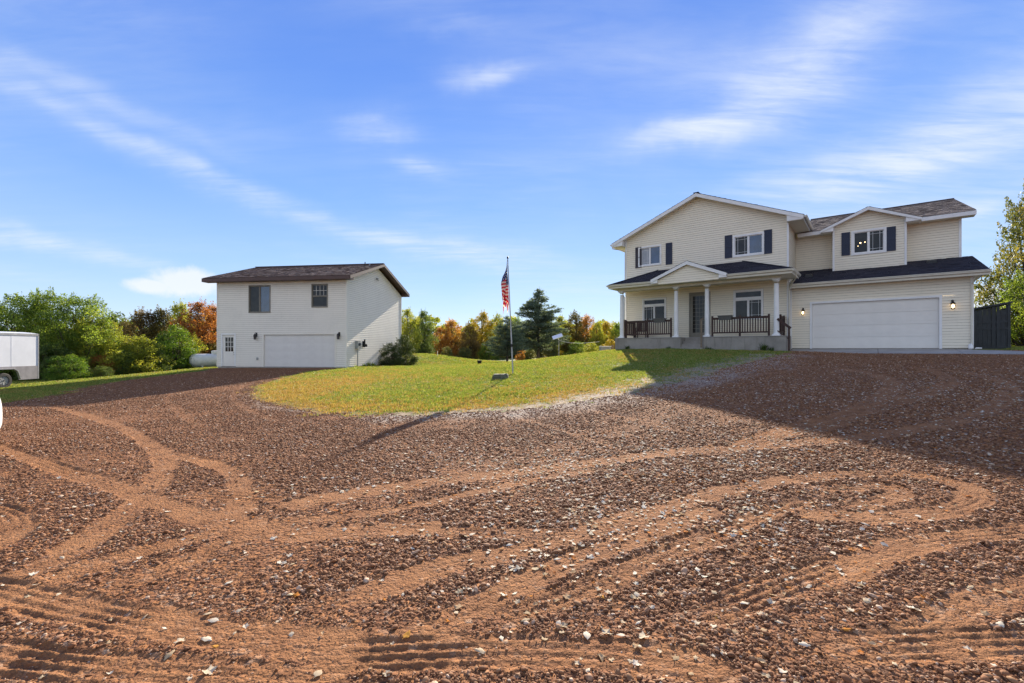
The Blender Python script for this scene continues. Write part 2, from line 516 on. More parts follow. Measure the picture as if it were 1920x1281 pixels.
def seg_dist(x, y, P, closed=False):
    """distance to a polyline, signed sideways offset and arc length"""
    best = np.full(x.shape, 1e9); sd = np.zeros(x.shape); al = np.zeros(x.shape); L = 0.0
    Q = list(P) + ([P[0]] if closed else [])
    for (x0, y0), (x1, y1) in zip(Q, Q[1:]):
        dx, dy = x1 - x0, y1 - y0; l2 = dx * dx + dy * dy; l = math.sqrt(l2)
        t = np.clip(((x - x0) * dx + (y - y0) * dy) / l2, 0, 1)
        ex = x - (x0 + t * dx); ey = y - (y0 + t * dy); d = np.hypot(ex, ey)
        k = d < best
        sg = np.sign(dx * ey - dy * ex)
        best = np.where(k, d, best); sd = np.where(k, d * sg, sd); al = np.where(k, L + t * l, al); L += l
    return best, sd, al


def vnoise(x, y, f, seed=0, oct=3):
    """cheap value noise in numpy, -1..1"""
    r = np.random.default_rng(seed); T = r.random((256, 256)); s = np.zeros(x.shape); a = 1.0; tot = 0
    for k in range(oct):
        u = x * f + 37.3 * k + 1000; v = y * f + 11.7 * k + 1000
        i = np.floor(u).astype(int); j = np.floor(v).astype(int); fu = u - i; fv = v - j
        fu = fu * fu * (3 - 2 * fu); fv = fv * fv * (3 - 2 * fv)
        g = lambda a_, b_: T[a_ % 256, b_ % 256]
        s += a * ((g(i, j) * (1 - fu) + g(i + 1, j) * fu) * (1 - fv) + (g(i, j + 1) * (1 - fu) + g(i + 1, j + 1) * fu) * fv)
        tot += a; a *= .5; f *= 2.03
    return s / tot * 2 - 1


# island of lawn between the buildings; the drive runs round it, behind it is open grass
LAWN = [(-10.3, 27.6), (-11.3, 26.4), (-11.4, 23.2), (-10.6, 18.9), (-8.5, 14.9), (-6.1, 11.9), (-4.5, 10.9), (-3.1, 10.4), (-1.3, 10.3), (0.0, 10.0), (1.1, 10.4), (2.4, 11.0), (3.6, 11.8),
        (4.9, 13.3), (6.2, 14.4), (8.6, 16.9), (11.5, 19.9), (13.2, 21.6), (14.4, 23.4), (30, 60), (60, 130), (-60, 130), (-40, 60), (-21, 33.5), (-19.0, 30.5), (-12, 30)]
LEFTG = [(-19.3, 29.9), (-18.9, 27.5), (-19.4, 25.2), (-19.6, 23.0), (-19.0, 20.5), (-16.6, 16.8), (-16.3, 15.3), (-16.1, 14.3), (-17.5, 12.5), (-24, 9), (-60, 5), (-90, 60), (-40, 80), (-21, 33)]
RIGHTG = [(21.2, 20.2), (24.5, 18.6), (30, 16), (60, 0), (120, 60), (40, 120), (22, 40), (15, 25)]
TR = [
 (0.36,1,[(-15.26,14.46), (-10.91,11.49), (-7.84,9.16), (-5.67,7.22), (-4.63,6.13), (-4.05,5.24), (-3.68,4.58), (-3.47,3.9), (-3.21,3.18), (-3.4,2.84)]),
 (0.34,1,[(-5.05,6.63), (-4.08,6.1), (-3.38,5.55), (-2.84,4.82), (-2.52,4.19), (-2.4,3.83)]),
 (0.36,1,[(-9.82,8.21), (-6.25,6.06), (-5.05,5.38), (-3.9,4.75), (-3.06,4.21), (-2.46,3.89), (-2.0,3.71), (-1.39,3.71), (-0.72,3.82)]),
 (.44,1,[(-2.39,4.17), (-2.06,4.4), (-1.46,4.79), (-0.66,5.15), (0.26,5.51), (1.3,5.84), (2.33,6.03), (3.5,6.08), (4.68,6.24), (6.22,6.71), (8.12,7.7), (10.58,9.55), (12.67,11.88), (13.07,13.93), (11.84,15.78)]),
 (0.22,0.8,[(-2.25,4.0), (-1.5,3.99), (-0.82,4.39), (-0.06,4.94), (0.89,5.4)]),
 (0.34,1,[(-5.35,4.47), (-4.75,4.27), (-4.28,3.97), (-4.01,3.64), (-4.01,3.36)]),
 (0.34,0.9,[(-3.18,2.61), (-3.09,2.75), (-2.99,3.03), (-2.82,3.39), (-2.44,3.72), (-2.22,3.94)]),
 (0.3,0.9,[(-2.66,2.8), (-2.46,2.99), (-2.35,3.18), (-2.2,3.62), (-2.0,3.88)]),
 (0.36,1,[(-3.81,3.01), (-3.2,2.84), (-2.53,2.66), (-1.94,2.5), (-1.44,2.41), (-0.86,2.3)]),
 (0.36,1,[(-2.92,2.31), (-2.52,2.24), (-1.91,2.14), (-1.32,2.08), (-0.87,2.06)]),
 (0.36,1,[(-1.2,2.55), (-0.58,3.09), (-0.04,3.31), (0.6,3.67), (1.43,4.19), (2.41,4.68), (3.38,4.89), (4.22,4.86), (4.43,4.5), (4.3,4.16), (3.73,3.88), (3.08,3.81), (2.61,3.9)]),
 (0.32,1,[(-0.68,2.24), (-0.19,2.69), (0.45,3.22), (1.27,3.73), (1.75,4.04)]),
 (0.34,1,[(1.75,2.76), (2.04,2.9), (2.52,3.16), (3.0,3.37), (3.61,3.46), (4.5,3.52)]),
 (0.3,0.9,[(1.78,2.23), (2.09,2.34), (2.52,2.56), (3.16,2.78), (3.95,2.96)]),
 (0.34,0.9,[(1.43,2.26), (2.01,2.26), (2.6,2.28), (3.19,2.28)]),
 (0.3,0.7,[(2.81,4.71), (3.12,4.44), (3.76,4.59), (3.73,4.3), (3.17,4.09)]),
 (.6,1.0,[(4.15,6.55), (5.85,7.8), (7.64,9.31), (9.32,11.04), (10.66,13.18), (10.69,14.71)]),
 (.55,1.0,[(2.67,5.85), (4.44,7.01), (6.62,8.19), (9.65,10.17), (11.72,12.05), (12.58,13.76)]),
 (0.3,0.7,[(-1.45,3.88), (-0.26,3.67), (0.6,3.64), (1.29,3.78)]),
 (0.12,0.7,[(-0.35,9.97), (0.4,8.62), (1.15,6.98), (1.57,6.09)]),
 (0.12,0.6,[(1.38,9.78), (2.12,8.22), (2.61,6.97), (3.17,6.15)]),
 (0.36,0.9,[(-1.04,2.22), (-0.53,2.26), (-0.03,2.29), (0.5,2.25), (0.93,2.14)]),
 (0.3,0.8,[(-0.29,2.44), (0.29,2.75), (1.11,3.27), (1.95,3.79), (2.66,4.21)]),
 (0.34,0.6,[(0.82,2.42), (1.4,2.71), (2.16,3.06)]),
 (0.3,0.6,[(-3.5,4.74), (-2.94,4.65), (-2.35,4.55)]),
 (0.3,0.35,[(-5.0,9.69), (-7.01,11.96), (-9.64,15.51), (-11.93,20.77), (-12.43,24.1)]),
 (0.3,0.35,[(-6.16,9.06), (-8.61,11.66), (-11.57,15.18), (-14.96,20.92), (-16.15,25.99)]),
 (0.3,.6,[(3.64,10.7), (7.14,13.84), (10.99,15.89), (15.17,17.48)]),
]


def lawn_mask(x, y):
    """>0 inside grass (metres from the edge, roughly), <0 on the drive"""
    m = np.full(x.shape, -1e9)
    for P in (LAWN, LEFTG, RIGHTG):
        d, _, _ = seg_dist(x, y, P, True)
        i = in_poly(x, y, P)
        m = np.maximum(m, np.where(i, d, -d))
    return m + .30 * vnoise(x, y, .9, 3) + .30 * vnoise(x, y, 3.5, 4)


def smooth01(v): v = np.clip(v, 0, 1); return v * v * (3 - 2 * v)


def track_fields(x, y, want_groove=False):
    """depth offset, rolled (0..1) amount for every tyre track"""
    dz = np.zeros(x.shape); roll = np.zeros(x.shape); gro = np.zeros(x.shape)
    for ti, (w, s, P) in enumerate(TR):
        # smooth the polyline (Chaikin)
        for _ in range(3):
            Q = [P[0]]
            for a, b_ in zip(P, P[1:]):
                Q += [(a[0] * .75 + b_[0] * .25, a[1] * .75 + b_[1] * .25), (a[0] * .25 + b_[0] * .75, a[1] * .25 + b_[1] * .75)]
            P = Q + [P[-1]]
        ax = np.array(P)
        k = (x > ax[:, 0].min() - 1) & (x < ax[:, 0].max() + 1) & (y > ax[:, 1].min() - 1) & (y < ax[:, 1].max() + 1)
        if not k.any(): continue
        xs, ys = x[k], y[k]
        d, sd, al = seg_dist(xs, ys, P)
        wob = .07 * vnoise(xs, ys, 3.0, 20 + ti) + .055 * vnoise(xs, ys, 13.0, 30 + ti, 2)
        w = w * .74; h = w / 2 + wob * .6
        inside = smooth01((h - d) / .05 + .5); sd = sd + .018 * vnoise(xs, ys, 2.5, 50 + ti)
        fade = smooth01(al / .5) * (.75 + .25 * vnoise(xs, ys, 1.2, 40 + ti))
        br = .25 + .75 * smooth01((vnoise(xs, ys, 3.2, 60 + ti) + .6) * 1.5)      # broken stretches
        n_gr = max(3, round(w / .068))
        groove = (np.cos(2 * math.pi * sd / (w / n_gr)) + .35 * np.cos(4 * math.pi * sd / (w / n_gr))) * .0125 * br
        lug = np.cos(2 * math.pi * (al + sd * .8) / .11) * .0028 * br
        crumb = vnoise(xs, ys, 30, 80 + ti, 3) * .007
        berm = np.exp(-((d - h - .02) / .035) ** 2) * .013
        z = inside * (-.014 + groove + lug + crumb) * s + berm * s * fade
        dz[k] = np.where(inside > .3, z * fade + dz[k] * (1 - inside), dz[k] * .7 + z * fade)
        roll[k] = np.maximum(roll[k], inside * s * np.clip(fade + .15, 0, 1))
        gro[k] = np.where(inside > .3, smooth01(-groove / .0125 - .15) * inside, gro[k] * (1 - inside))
    roll = roll * np.clip(.92 + .8 * vnoise(x, y, 5.0, 90, 3), .45, 1)
    if want_groove: return dz, roll, gro
    return dz, roll


def ground_fields(x, y):
    dz, roll = track_fields(x, y)
    big = vnoise(x, y, .55, 5, 3); mid = vnoise(x, y, 1.7, 6, 3)
    loose = smooth01(.72 + .8 * big + .55 * mid) * (1 - roll)
    return dz, roll, loose


def build_ground():
    # rows and columns widen with distance; one continuous sheet out to the horizon
    r = [0.25]
    while r[-1] < 33: r.append(r[-1] * 1.0043 + .0015)
    while r[-1] < 900: r.append(r[-1] * 1.04)
    r = np.array([-900, -300, -100, -40, -15, -6, -2.5, -.8] + list(r))
    t = [0.0]
    while t[-1] < 1.28: t.append(t[-1] + .0049)
    while t[-1] < 9: t.append(t[-1] * 1.12)
    t = np.array([-q for q in t[:0:-1]] + t)
    AP = 1.4
    Rr, T = np.meshgrid(r, t, indexing='ij')
    span = np.where(Rr > .25, Rr + AP, np.maximum(1.65, -Rr * .6 + 1.5))
    x = T * span; y = Rr.copy()
    x = np.where(np.abs(T) > 1.29, np.sign(T) * (1.285 * span + (np.abs(T) - 1.285) * np.maximum(span, 12) * 2.0), x)
    far = np.hypot(x, y)
    z = base_z(x, y) * np.clip((420 - far) / 300, 0, 1)
    lm = lawn_mask(x, y)
    dz, roll, loose = ground_fields(x, y)
    drive = smooth01(.5 - lm * 2)
    fd = np.clip((30 - far) / 20, 0, 1)
    dz = dz * drive
    rough = (vnoise(x, y, 18, 7, 3) * .006 + vnoise(x, y, 6, 8, 2) * .008) * loose * drive
    rough += vnoise(x, y, 2.2, 9, 2) * .012 * (1 - drive) * fd + vnoise(x, y, 9, 19, 2) * .012 * (1 - drive) * fd
    lumps = vnoise(x, y, .8, 10, 2) * .018 * fd
    z = z + dz + rough * fd + lumps * (.4 + .6 * drive)
    z = np.where(in_poly(x, y, [apron_xy(-3.2, 28.5), apron_xy(-3.2, 26.1), apron_xy(5.5, 26.1), apron_xy(5.5, 28.5)]), z - .06, z)
    nr, nt = x.shape
    V = np.stack([x, y, z], -1).reshape(-1, 3)
    idx = np.arange(nr * nt).reshape(nr, nt)
    F = np.stack([idx[:-1, :-1], idx[:-1, 1:], idx[1:, 1:], idx[1:, :-1]], -1).reshape(-1, 4)
    fc = lm.reshape(-1)[F].mean(1)
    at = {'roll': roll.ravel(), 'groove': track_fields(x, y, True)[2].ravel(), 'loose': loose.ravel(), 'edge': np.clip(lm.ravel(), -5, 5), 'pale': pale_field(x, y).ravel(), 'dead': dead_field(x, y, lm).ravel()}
    for name, sel, mt in (('gravel_driveway', fc <= 0, M['gravel']), ('lawn', fc > 0, M['grassbase'])):
        Fs = F[sel]; used = np.unique(Fs); remap = np.full(len(V), -1, np.int64); remap[used] = np.arange(len(used))
        me = np_mesh(name, V[used], remap[Fs], {k: v[used] for k, v in at.items()}, True, (mt,))
        o = link(bpy.data.objects.new(name, me)); tag(o, kind='structure')


def pale_field(x, y):
    """thin grey gravel strip where the drive meets the lawn"""
    P = [(-2.6, 10.1), (-1.3, 10.2), (0.0, 10.0), (1.1, 10.4), (2.4, 11.0), (3.6, 12.2), (4.9, 13.8), (6.2, 15.0), (8.6, 17.2), (11.5, 20.2)]
    d, sd, al = seg_dist(x, y, P)
    wdt = .8 + .11 * al
    v = smooth01(1.25 - d / np.minimum(wdt, 1.8) + .35 * vnoise(x, y, 1.5, 12))
    d2, _, _ = seg_dist(x, y, [(-9.0, 15.4), (-6.5, 12.0), (-4.5, 10.9), (-2.6, 10.2)])
    return np.maximum(v, smooth01(.8 - d2 / .55 + .3 * vnoise(x, y, 1.5, 13)) * .6)


def dead_field(x, y, lm):
    """dry orange patch of lawn along its west edge, and thin spots"""
    e = np.exp(-(((x + 8.6) / 3.4) ** 2 + ((y - 16.0) / 5.6) ** 2)) * 1.7
    d, _, _ = seg_dist(x, y, [(-10.8, 21), (-8.5, 15.2), (-5.5, 12.0), (-2, 10.7), (2, 11.4)])
    e = np.maximum(e, np.exp(-(d / 1.5) ** 2) * .9)
    e2, _, _ = seg_dist(x, y, [(-18.8, 22), (-16.4, 16), (-17.2, 13)])
    e = np.maximum(e, np.exp(-(e2 / .8) ** 2) * .6)
    return np.clip(e * (.75 + .6 * vnoise(x, y, .9, 14)) + .55 * np.clip(vnoise(x, y, .5, 15) + .1, 0, 1) + .1 * vnoise(x, y, 2, 16), 0, 1)


HT = R(38.2); HC, HS = math.cos(HT), math.sin(HT)
def apron_xy(u, v): return (u * HC + v * HS, -u * HS + v * HC)


def gravel_mat():
    m, b, p, o = mat('red brown gravel and clay')
    co = coord(b)
    roll = b.m('MULTIPLY', b.attr('roll'), b.m('SUBTRACT', 1.0, b.m('MULTIPLY', b.attr('groove'), .85))); loose = b.attr('loose'); pale = b.attr('pale'); edge = b.attr('edge')  # stones gathered in the grooves; the darker tone also paints in their shade
    v1 = b.n('ShaderNodeTexVoronoi'); b.put(v1.inputs['Vector'], co); v1.inputs['Scale'].default_value = 34
    v2 = b.n('ShaderNodeTexVoronoi'); b.put(v2.inputs['Vector'], co); v2.inputs['Scale'].default_value = 15
    h1 = b.n('ShaderNodeSeparateColor'); b.put(h1.inputs[0], v1.outputs[1])
    h2 = b.n('ShaderNodeSeparateColor'); b.put(h2.inputs[0], v2.outputs[1])
    ng = b.noise(co, 70, 5, .65); nm = b.noise(co, 3.2, 6, .62); nb_ = b.noise(co, .45, 4, .55)
    clay = b.mix(b.rng(nm, .3, .72), (.21, .084, .032, 1), (.34, .155, .064, 1))
    clay = b.mix(b.m('MULTIPLY', b.rng(ng, .35, .7), .5), clay, (.40, .20, .09, 1))
    stone = b.ramp(h1.outputs[0], [(0, (.055, .024, .014)), (.35, (.14, .060, .034)), (.65, (.22, .10, .057)), (.88, (.31, .165, .10)), (.96, (.42, .29, .20)), (1, (.60, .48, .36))])
    stone2 = b.ramp(h2.outputs[1], [(0, (.065, .030, .018)), (.5, (.16, .070, .040)), (.88, (.26, .14, .085)), (1, (.40, .28, .20))])
    st = b.mix(b.rng(h2.outputs[0], .45, .6), stone, stone2)
    st = b.mix(b.m('MULTIPLY', b.rng(nb_, .4, .65), .35), st, (.09, .038, .022, 1))
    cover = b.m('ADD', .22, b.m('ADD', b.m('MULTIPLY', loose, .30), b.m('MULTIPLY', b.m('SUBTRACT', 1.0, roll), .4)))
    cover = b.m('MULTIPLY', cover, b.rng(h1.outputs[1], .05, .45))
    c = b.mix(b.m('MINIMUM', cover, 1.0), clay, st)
    c = b.mix(b.m('MULTIPLY', roll, .45), c, b.mix(.3, clay, (.46, .26, .14, 1)))
    pst = b.mix(h1.outputs[0], (.20, .155, .125, 1), (.56, .50, .43, 1))
    pst = b.mix(b.m('MULTIPLY', b.rng(b.noise(co, 1.6, 5), .5, .7), .5), pst, (.27, .15, .10, 1))
    c = b.mix(b.m('MULTIPLY', pale, .85), c, pst)
    b.put(p.inputs['Base Color'], c)
    p.inputs['Roughness'].default_value = .95
    p.inputs['Specular IOR Level'].default_value = .12
    dome1 = b.m('MULTIPLY', b.m('SUBTRACT', .6, v1.outputs[0]), b.m('ADD', b.m('MULTIPLY', b.m('SUBTRACT', 1.0, roll), 1.0), .25))
    dome2 = b.m('MULTIPLY', b.m('SUBTRACT', .6, v2.outputs[0]), b.m('MULTIPLY', b.m('SUBTRACT', 1.0, roll), 1.6))
    v3 = b.voro(co, 75)
    hh = b.m('ADD', b.m('ADD', dome1, dome2), b.m('ADD', b.m('MULTIPLY', ng, .7), b.m('MULTIPLY', b.m('SUBTRACT', .5, v3), .35)))
    bump(b, p, hh, .9, .024)
    return m


def grass_base_mat():
    m, b, p, o = mat('mown lawn turf')
    co = coord(b)
    dead = b.attr('dead'); pale = b.attr('pale'); edge = b.attr('edge')
    n1 = b.noise(co, .35, 5, .6); n2 = b.noise(co, 5, 6, .7); n3 = b.noise(co, 40, 4, .7)
    c = b.mix(b.rng(n1, .35, .65), (.055, .095, .018, 1), (.105, .155, .026, 1))
    c = b.mix(b.rng(n2, .35, .75), c, (.20, .19, .05, 1))
    c = b.mix(b.m('MULTIPLY', b.rng(n3, .5, .8), .5), c, (.035, .05, .012, 1))
    c = b.mix(b.m('MULTIPLY', dead, b.rng(b.noise(co, 2.5, 6, .7), .3, .7)), c, (.33, .15, .045, 1))
    c = b.mix(b.m('MULTIPLY', pale, b.rng(n2, .3, .6)), c, (.36, .28, .21, 1))
    b.put(p.inputs['Base Color'], c); p.inputs['Roughness'].default_value = .9
    p.inputs['Specular IOR Level'].default_value = .15
    bump(b, p, b.m('ADD', n3, b.m('MULTIPLY', n2, 1.5)), .8, .03)
    return m


M['gravel'] = gravel_mat(); M['grassbase'] = grass_base_mat()
build_ground()


# ---------------------------------------------------------------- scattered small stuff (instanced)
def proto_pebbles():
    col = bpy.data.collections.new('pebble_shapes')
    r = np.random.default_rng(5)
    import bmesh
    for k in range(6):
        bm = bmesh.new(); bmesh.ops.create_icosphere(bm, subdivisions=2 if k < 3 else 1, radius=1)
        a, b_, c = r.uniform(.8, 1.25), r.uniform(.6, .95), r.uniform(.4, .7)
        dirs = r.normal(size=(7, 3)); dirs /= np.linalg.norm(dirs, axis=1)[:, None]; off = r.uniform(.62, .92, 7)
        for v in bm.verts:
            p = np.array(v.co)
            for d, q in zip(dirs, off):
                e = p @ d
                if e > q: p = p - d * (e - q) * .85
            v.co = (p[0] * a, p[1] * b_, p[2] * c)
        me = bpy.data.meshes.new('pebble'); bm.to_mesh(me); bm.free()
        me.polygons.foreach_set('use_smooth', [k % 3 != 1] * len(me.polygons))
        me.materials.append(M['pebble'])
        col.objects.link(bpy.data.objects.new('pebble', me))
    return col


def leaf_mesh(seed, kind, mt):
    """a curled fallen leaf about 1 unit long"""
    r = np.random.default_rng(seed)
    n = 9; V = []; F = []; cf = r.uniform(.8, 1.6); cs_ = r.choice([-1, 1]); cu = r.uniform(-.08, .16)
    lobes = (3 if kind == 'maple' else 0)
    for i in range(n):
        t = i / (n - 1)
        w = .33 * math.sin(math.pi * min(1, t * .98 + .01)) ** 1.15 * (1.15 - .5 * t)
        if lobes: w *= 1 + .45 * abs(math.sin(t * math.pi * 2.6 + .4)); 
        w *= r.uniform(.7, 1.15)
        zc = .05 * math.sin(t * math.pi * cf) * cs_
        curl = cu
        for s in (-1, -.5, 0, .5, 1):
            V.append((t - .5, s * w, zc + curl * abs(s) ** 1.7 * (1 + .3 * r.uniform(-1, 1)) + r.uniform(-.02, .02)))
    for i in range(n - 1):
        for j in range(4): a = i * 5 + j; F.append((a, a + 1, a + 6, a + 5))
    if kind == 'maple':
        # five pointed lobes round a centre, each with its own droop
        V = [(0, 0, 0)]; F = []; n = 20; ph = r.uniform(0, 1)
        for i in range(n):
            a = 2 * math.pi * i / n; rr = (.44 if i % 4 == 0 else .28 if i % 4 == 2 else .36) * r.uniform(.8, 1.15)
            V.append((rr * math.cos(a), rr * math.sin(a), .07 * math.sin(a * 2 + ph * 6) + r.uniform(-.03, .05) + (.08 if i % 4 == 0 else 0)))
        for i in range(0, n, 2): F.append((0, 1 + i, 1 + (i + 1) % n, 1 + (i + 2) % n))
    V += [(-.5, .012, 0), (-.5, -.012, 0), (-.78, -.01, .06), (-.78, .01, .06)]; F.append((len(V) - 4, len(V) - 3, len(V) - 2, len(V) - 1))
    me = np_mesh('fallen_leaf', np.array(V), np.array(F), None, False, (mt,))
    return me


def grass_tuft(seed, n, h, spread, w, mt):
    r = np.random.default_rng(seed); V = []; F = []; T = []
    for k in range(n):
        a = r.uniform(0, 6.283); q = spread * math.sqrt(r.random()); x, y = q * math.cos(a), q * math.sin(a)
        b_ = r.uniform(0, 6.283); hh = h * r.uniform(.55, 1.15); lean = hh * r.uniform(.15, .75); l = r.uniform(0, 6.283)
        dx, dy = math.cos(b_) * w, math.sin(b_) * w; lx, ly = math.cos(l) * lean, math.sin(l) * lean; i = len(V)
        V += [(x - dx, y - dy, 0), (x + dx, y + dy, 0), (x + dx * .7 + lx * .4, y + dy * .7 + ly * .4, hh * .6), (x - dx * .7 + lx * .4, y - dy * .7 + ly * .4, hh * .6),
              (x + lx + dx * .15, y + ly + dy * .15, hh), (x + lx - dx * .15, y + ly - dy * .15, hh)]
        F += [(i, i + 1, i + 2, i + 3), (i + 3, i + 2, i + 4, i + 5)]; T += [r.random()] * 6
    return np_mesh('grass_tuft', np.array(V), np.array(F), {'tone': T}, False, (mt,))


def scatter(name, P, rot, scl, col, mt_label=None):
    """points with own rotation/scale/pick attributes, instanced by geometry nodes: one object of kind stuff"""
    me = bpy.data.meshes.new(name)
    me.vertices.add(len(P)); me.vertices.foreach_set('co', np.asarray(P, np.float32).ravel())
    a = me.attributes.new('rot', 'FLOAT_VECTOR', 'POINT'); a.data.foreach_set('vector', np.asarray(rot, np.float32).ravel())
    a = me.attributes.new('scl', 'FLOAT_VECTOR', 'POINT'); a.data.foreach_set('vector', np.asarray(scl, np.float32).ravel())
    a = me.attributes.new('pick', 'INT', 'POINT'); a.data.foreach_set('value', rng.integers(0, len(col.objects), len(P)).astype(np.int32))
    o = link(bpy.data.objects.new(name, me)); tag(o, kind='stuff')
    g = bpy.data.node_groups.new(name + '_nodes', 'GeometryNodeTree')
    g.interface.new_socket('Geometry', in_out='INPUT', socket_type='NodeSocketGeometry')
    g.interface.new_socket('Geometry', in_out='OUTPUT', socket_type='NodeSocketGeometry')
    gi = g.nodes.new('NodeGroupInput'); go = g.nodes.new('NodeGroupOutput')
    ip = g.nodes.new('GeometryNodeInstanceOnPoints'); ci = g.nodes.new('GeometryNodeCollectionInfo')
    ci.inputs['Collection'].default_value = col; ci.inputs['Separate Children'].default_value = True; ci.inputs['Reset Children'].default_value = True
    def na(n, t):
        q = g.nodes.new('GeometryNodeInputNamedAttribute'); q.data_type = t; q.inputs[0].default_value = n; return q.outputs[0]
    L = g.links.new
    L(gi.outputs[0], ip.inputs['Points']); L(ci.outputs[0], ip.inputs['Instance'])
    ip.inputs['Pick Instance'].default_value = True
    L(na('pick', 'INT'), ip.inputs['Instance Index'])
    L(na('rot', 'FLOAT_VECTOR'), ip.inputs['Rotation']); L(na('scl', 'FLOAT_VECTOR'), ip.inputs['Scale'])
    L(ip.outputs[0], go.inputs[0])
    md = o.modifiers.new('scatter', 'NODES'); md.node_group = g
    return o


def ground_z(x, y):
    """height of the finished sheet"""
    x = np.atleast_1d(np.asarray(x, float)); y = np.atleast_1d(np.asarray(y, float))
    far = np.hypot(x, y); lm = lawn_mask(x, y); dz, roll, loose = ground_fields(x, y); drive = smooth01(.5 - lm * 2)
    fd = np.clip((30 - far) / 20, 0, 1)
    rough = (vnoise(x, y, 18, 7, 3) * .006 + vnoise(x, y, 6, 8, 2) * .008) * loose * drive
    rough += vnoise(x, y, 2.2, 9, 2) * .012 * (1 - drive) * fd + vnoise(x, y, 9, 19, 2) * .012 * (1 - drive) * fd
    return base_z(x, y) + dz * drive + rough * fd + vnoise(x, y, .8, 10, 2) * .018 * fd * (.4 + .6 * drive)


def gz(x, y): return float(ground_z(x, y)[0])


def stone_mat():
    m, b, p, o = mat('river pebble')
    oi = b.n('ShaderNodeObjectInfo'); co = coord(b)
    c = b.ramp(oi.outputs['Random'], [(0, (.075, .036, .018)), (.25, (.17, .08, .037)), (.5, (.26, .124, .057)), (.68, (.24, .135, .07)), (.82, (.35, .21, .11)), (.92, (.40, .24, .145)), (.965, (.55, .41, .29)), (1, (.68, .55, .41))])
    n = b.noise(co, 2.2, 5, .7)
    c = b.mix(b.m('MULTIPLY', b.rng(n, .35, .7), .75), c, (.26, .108, .05, 1))
    b.put(p.inputs['Base Color'], c); p.inputs['Roughness'].default_value = .8
    p.inputs['Specular IOR Level'].default_value = .18
    return m


def fallen_mat(name, stops):
    m, b, p, o = mat(name)
    oi = b.n('ShaderNodeObjectInfo'); co = coord(b)
    c = b.ramp(oi.outputs['Random'], stops)
    n = b.noise(co, 5, 4, .7)
    c = b.mix(b.m('MULTIPLY', b.rng(n, .5, .75), .4), c, (.22, .12, .06, 1))
    b.put(p.inputs['Base Color'], c); p.inputs['Roughness'].default_value = .6
    tl = b.n('ShaderNodeBsdfTranslucent'); b.put(tl.inputs[0], c)
    mx = b.n('ShaderNodeMixShader'); mx.inputs[0].default_value = .16
    p.inputs['Specular IOR Level'].default_value = .05; p.inputs['Roughness'].default_value = .85
    b.put(mx.inputs[1], p.outputs[0]); b.put(mx.inputs[2], tl.outputs[0]); b.put(o.inputs[0], mx.outputs[0])
    return m


M['pebble'] = stone_mat()
M['leafmix'] = fallen_mat('mixed fallen leaves', [(0, (.62, .55, .42)), (.45, (.74, .68, .55)), (.72, (.52, .42, .26)), (.86, (.38, .22, .10)), (.93, (.55, .20, .04)), (1, (.25, .09, .04))])
M['leafpale'] = fallen_mat('pale dry leaf', [(0, (.42, .31, .18)), (.5, (.60, .50, .35)), (1, (.74, .66, .52))])
M['leaftan'] = fallen_mat('tan dry leaf', [(0, (.40, .27, .15)), (1, (.55, .40, .24))])
M['leaforange'] = fallen_mat('orange leaf', [(0, (.50, .17, .03)), (1, (.58, .30, .06))])
M['blade'] = leafmat('grass blades', (.075, .135, .022), (.165, .235, .038), (.36, .38, .12), .44, .5)
M['bladedry'] = leafmat('dry grass blades', (.25, .17, .05), (.38, .25, .08), (.50, .38, .18), .4)


def wedge(n, y0, y1, power, half=1.24):
    """random spots on the ground, thinning with distance"""
    u = rng.random(n); e = 2 - power
    y = (y0 ** e + u * (y1 ** e - y0 ** e)) ** (1 / e)
    x = (rng.random(n) * 2 - 1) * half * (y + 1.0)
    return x, y


def scatter_pebbles():
    x, y = wedge(700000, 1.3, 27, 1.6)
    lm = lawn_mask(x, y); _, roll, loose = ground_fields(x, y)
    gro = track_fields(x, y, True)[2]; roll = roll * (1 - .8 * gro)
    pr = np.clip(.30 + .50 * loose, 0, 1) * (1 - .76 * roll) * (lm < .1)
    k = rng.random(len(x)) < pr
    x, y, loose, rl = x[k], y[k], loose[k], roll[k]
    s = np.exp(rng.normal(0, .52, len(x))) * (.0042 + .00060 * y) * (.7 + .5 * loose)
    s = s * (1 - .42 * rl)
    s = np.clip(s, .003, .026)
    z = ground_z(x, y) + s * (.22 - .35 * rl)
    rot = np.stack([rng.normal(0, .35, len(x)), rng.normal(0, .35, len(x)), rng.uniform(0, 6.283, len(x))], 1)
    scl = np.stack([s * rng.uniform(.85, 1.2, len(x)), s, s * rng.uniform(.8, 1.15, len(x))], 1)
    scatter('gravel_stones', np.stack([x, y, z], 1), rot, scl, proto_pebbles())


def leaf_density(x, y):
    def g(cx, cy, sx, sy, a): return a * np.exp(-(((x - cx) / sx) ** 2 + ((y - cy) / sy) ** 2))
    return (.035 + g(.7, 6.0, 2.2, 1.5, .9) + g(3.0, 6.2, 2.0, 1.3, .55) + g(9, 9, 5, 3.5, .55) + g(1.3, 3.9, 1.3, .8, .45) + g(.2, 3.2, .5, .7, .35)
            + g(4, 12, 5, 3, .35) + g(3, 18, 5, 5, .5) + g(12, 13, 5, 4, .35) + g(1.6, 2.7, 1.2, .5, .15)) * (1 + .8 * vnoise(x, y, 1.3, 31))


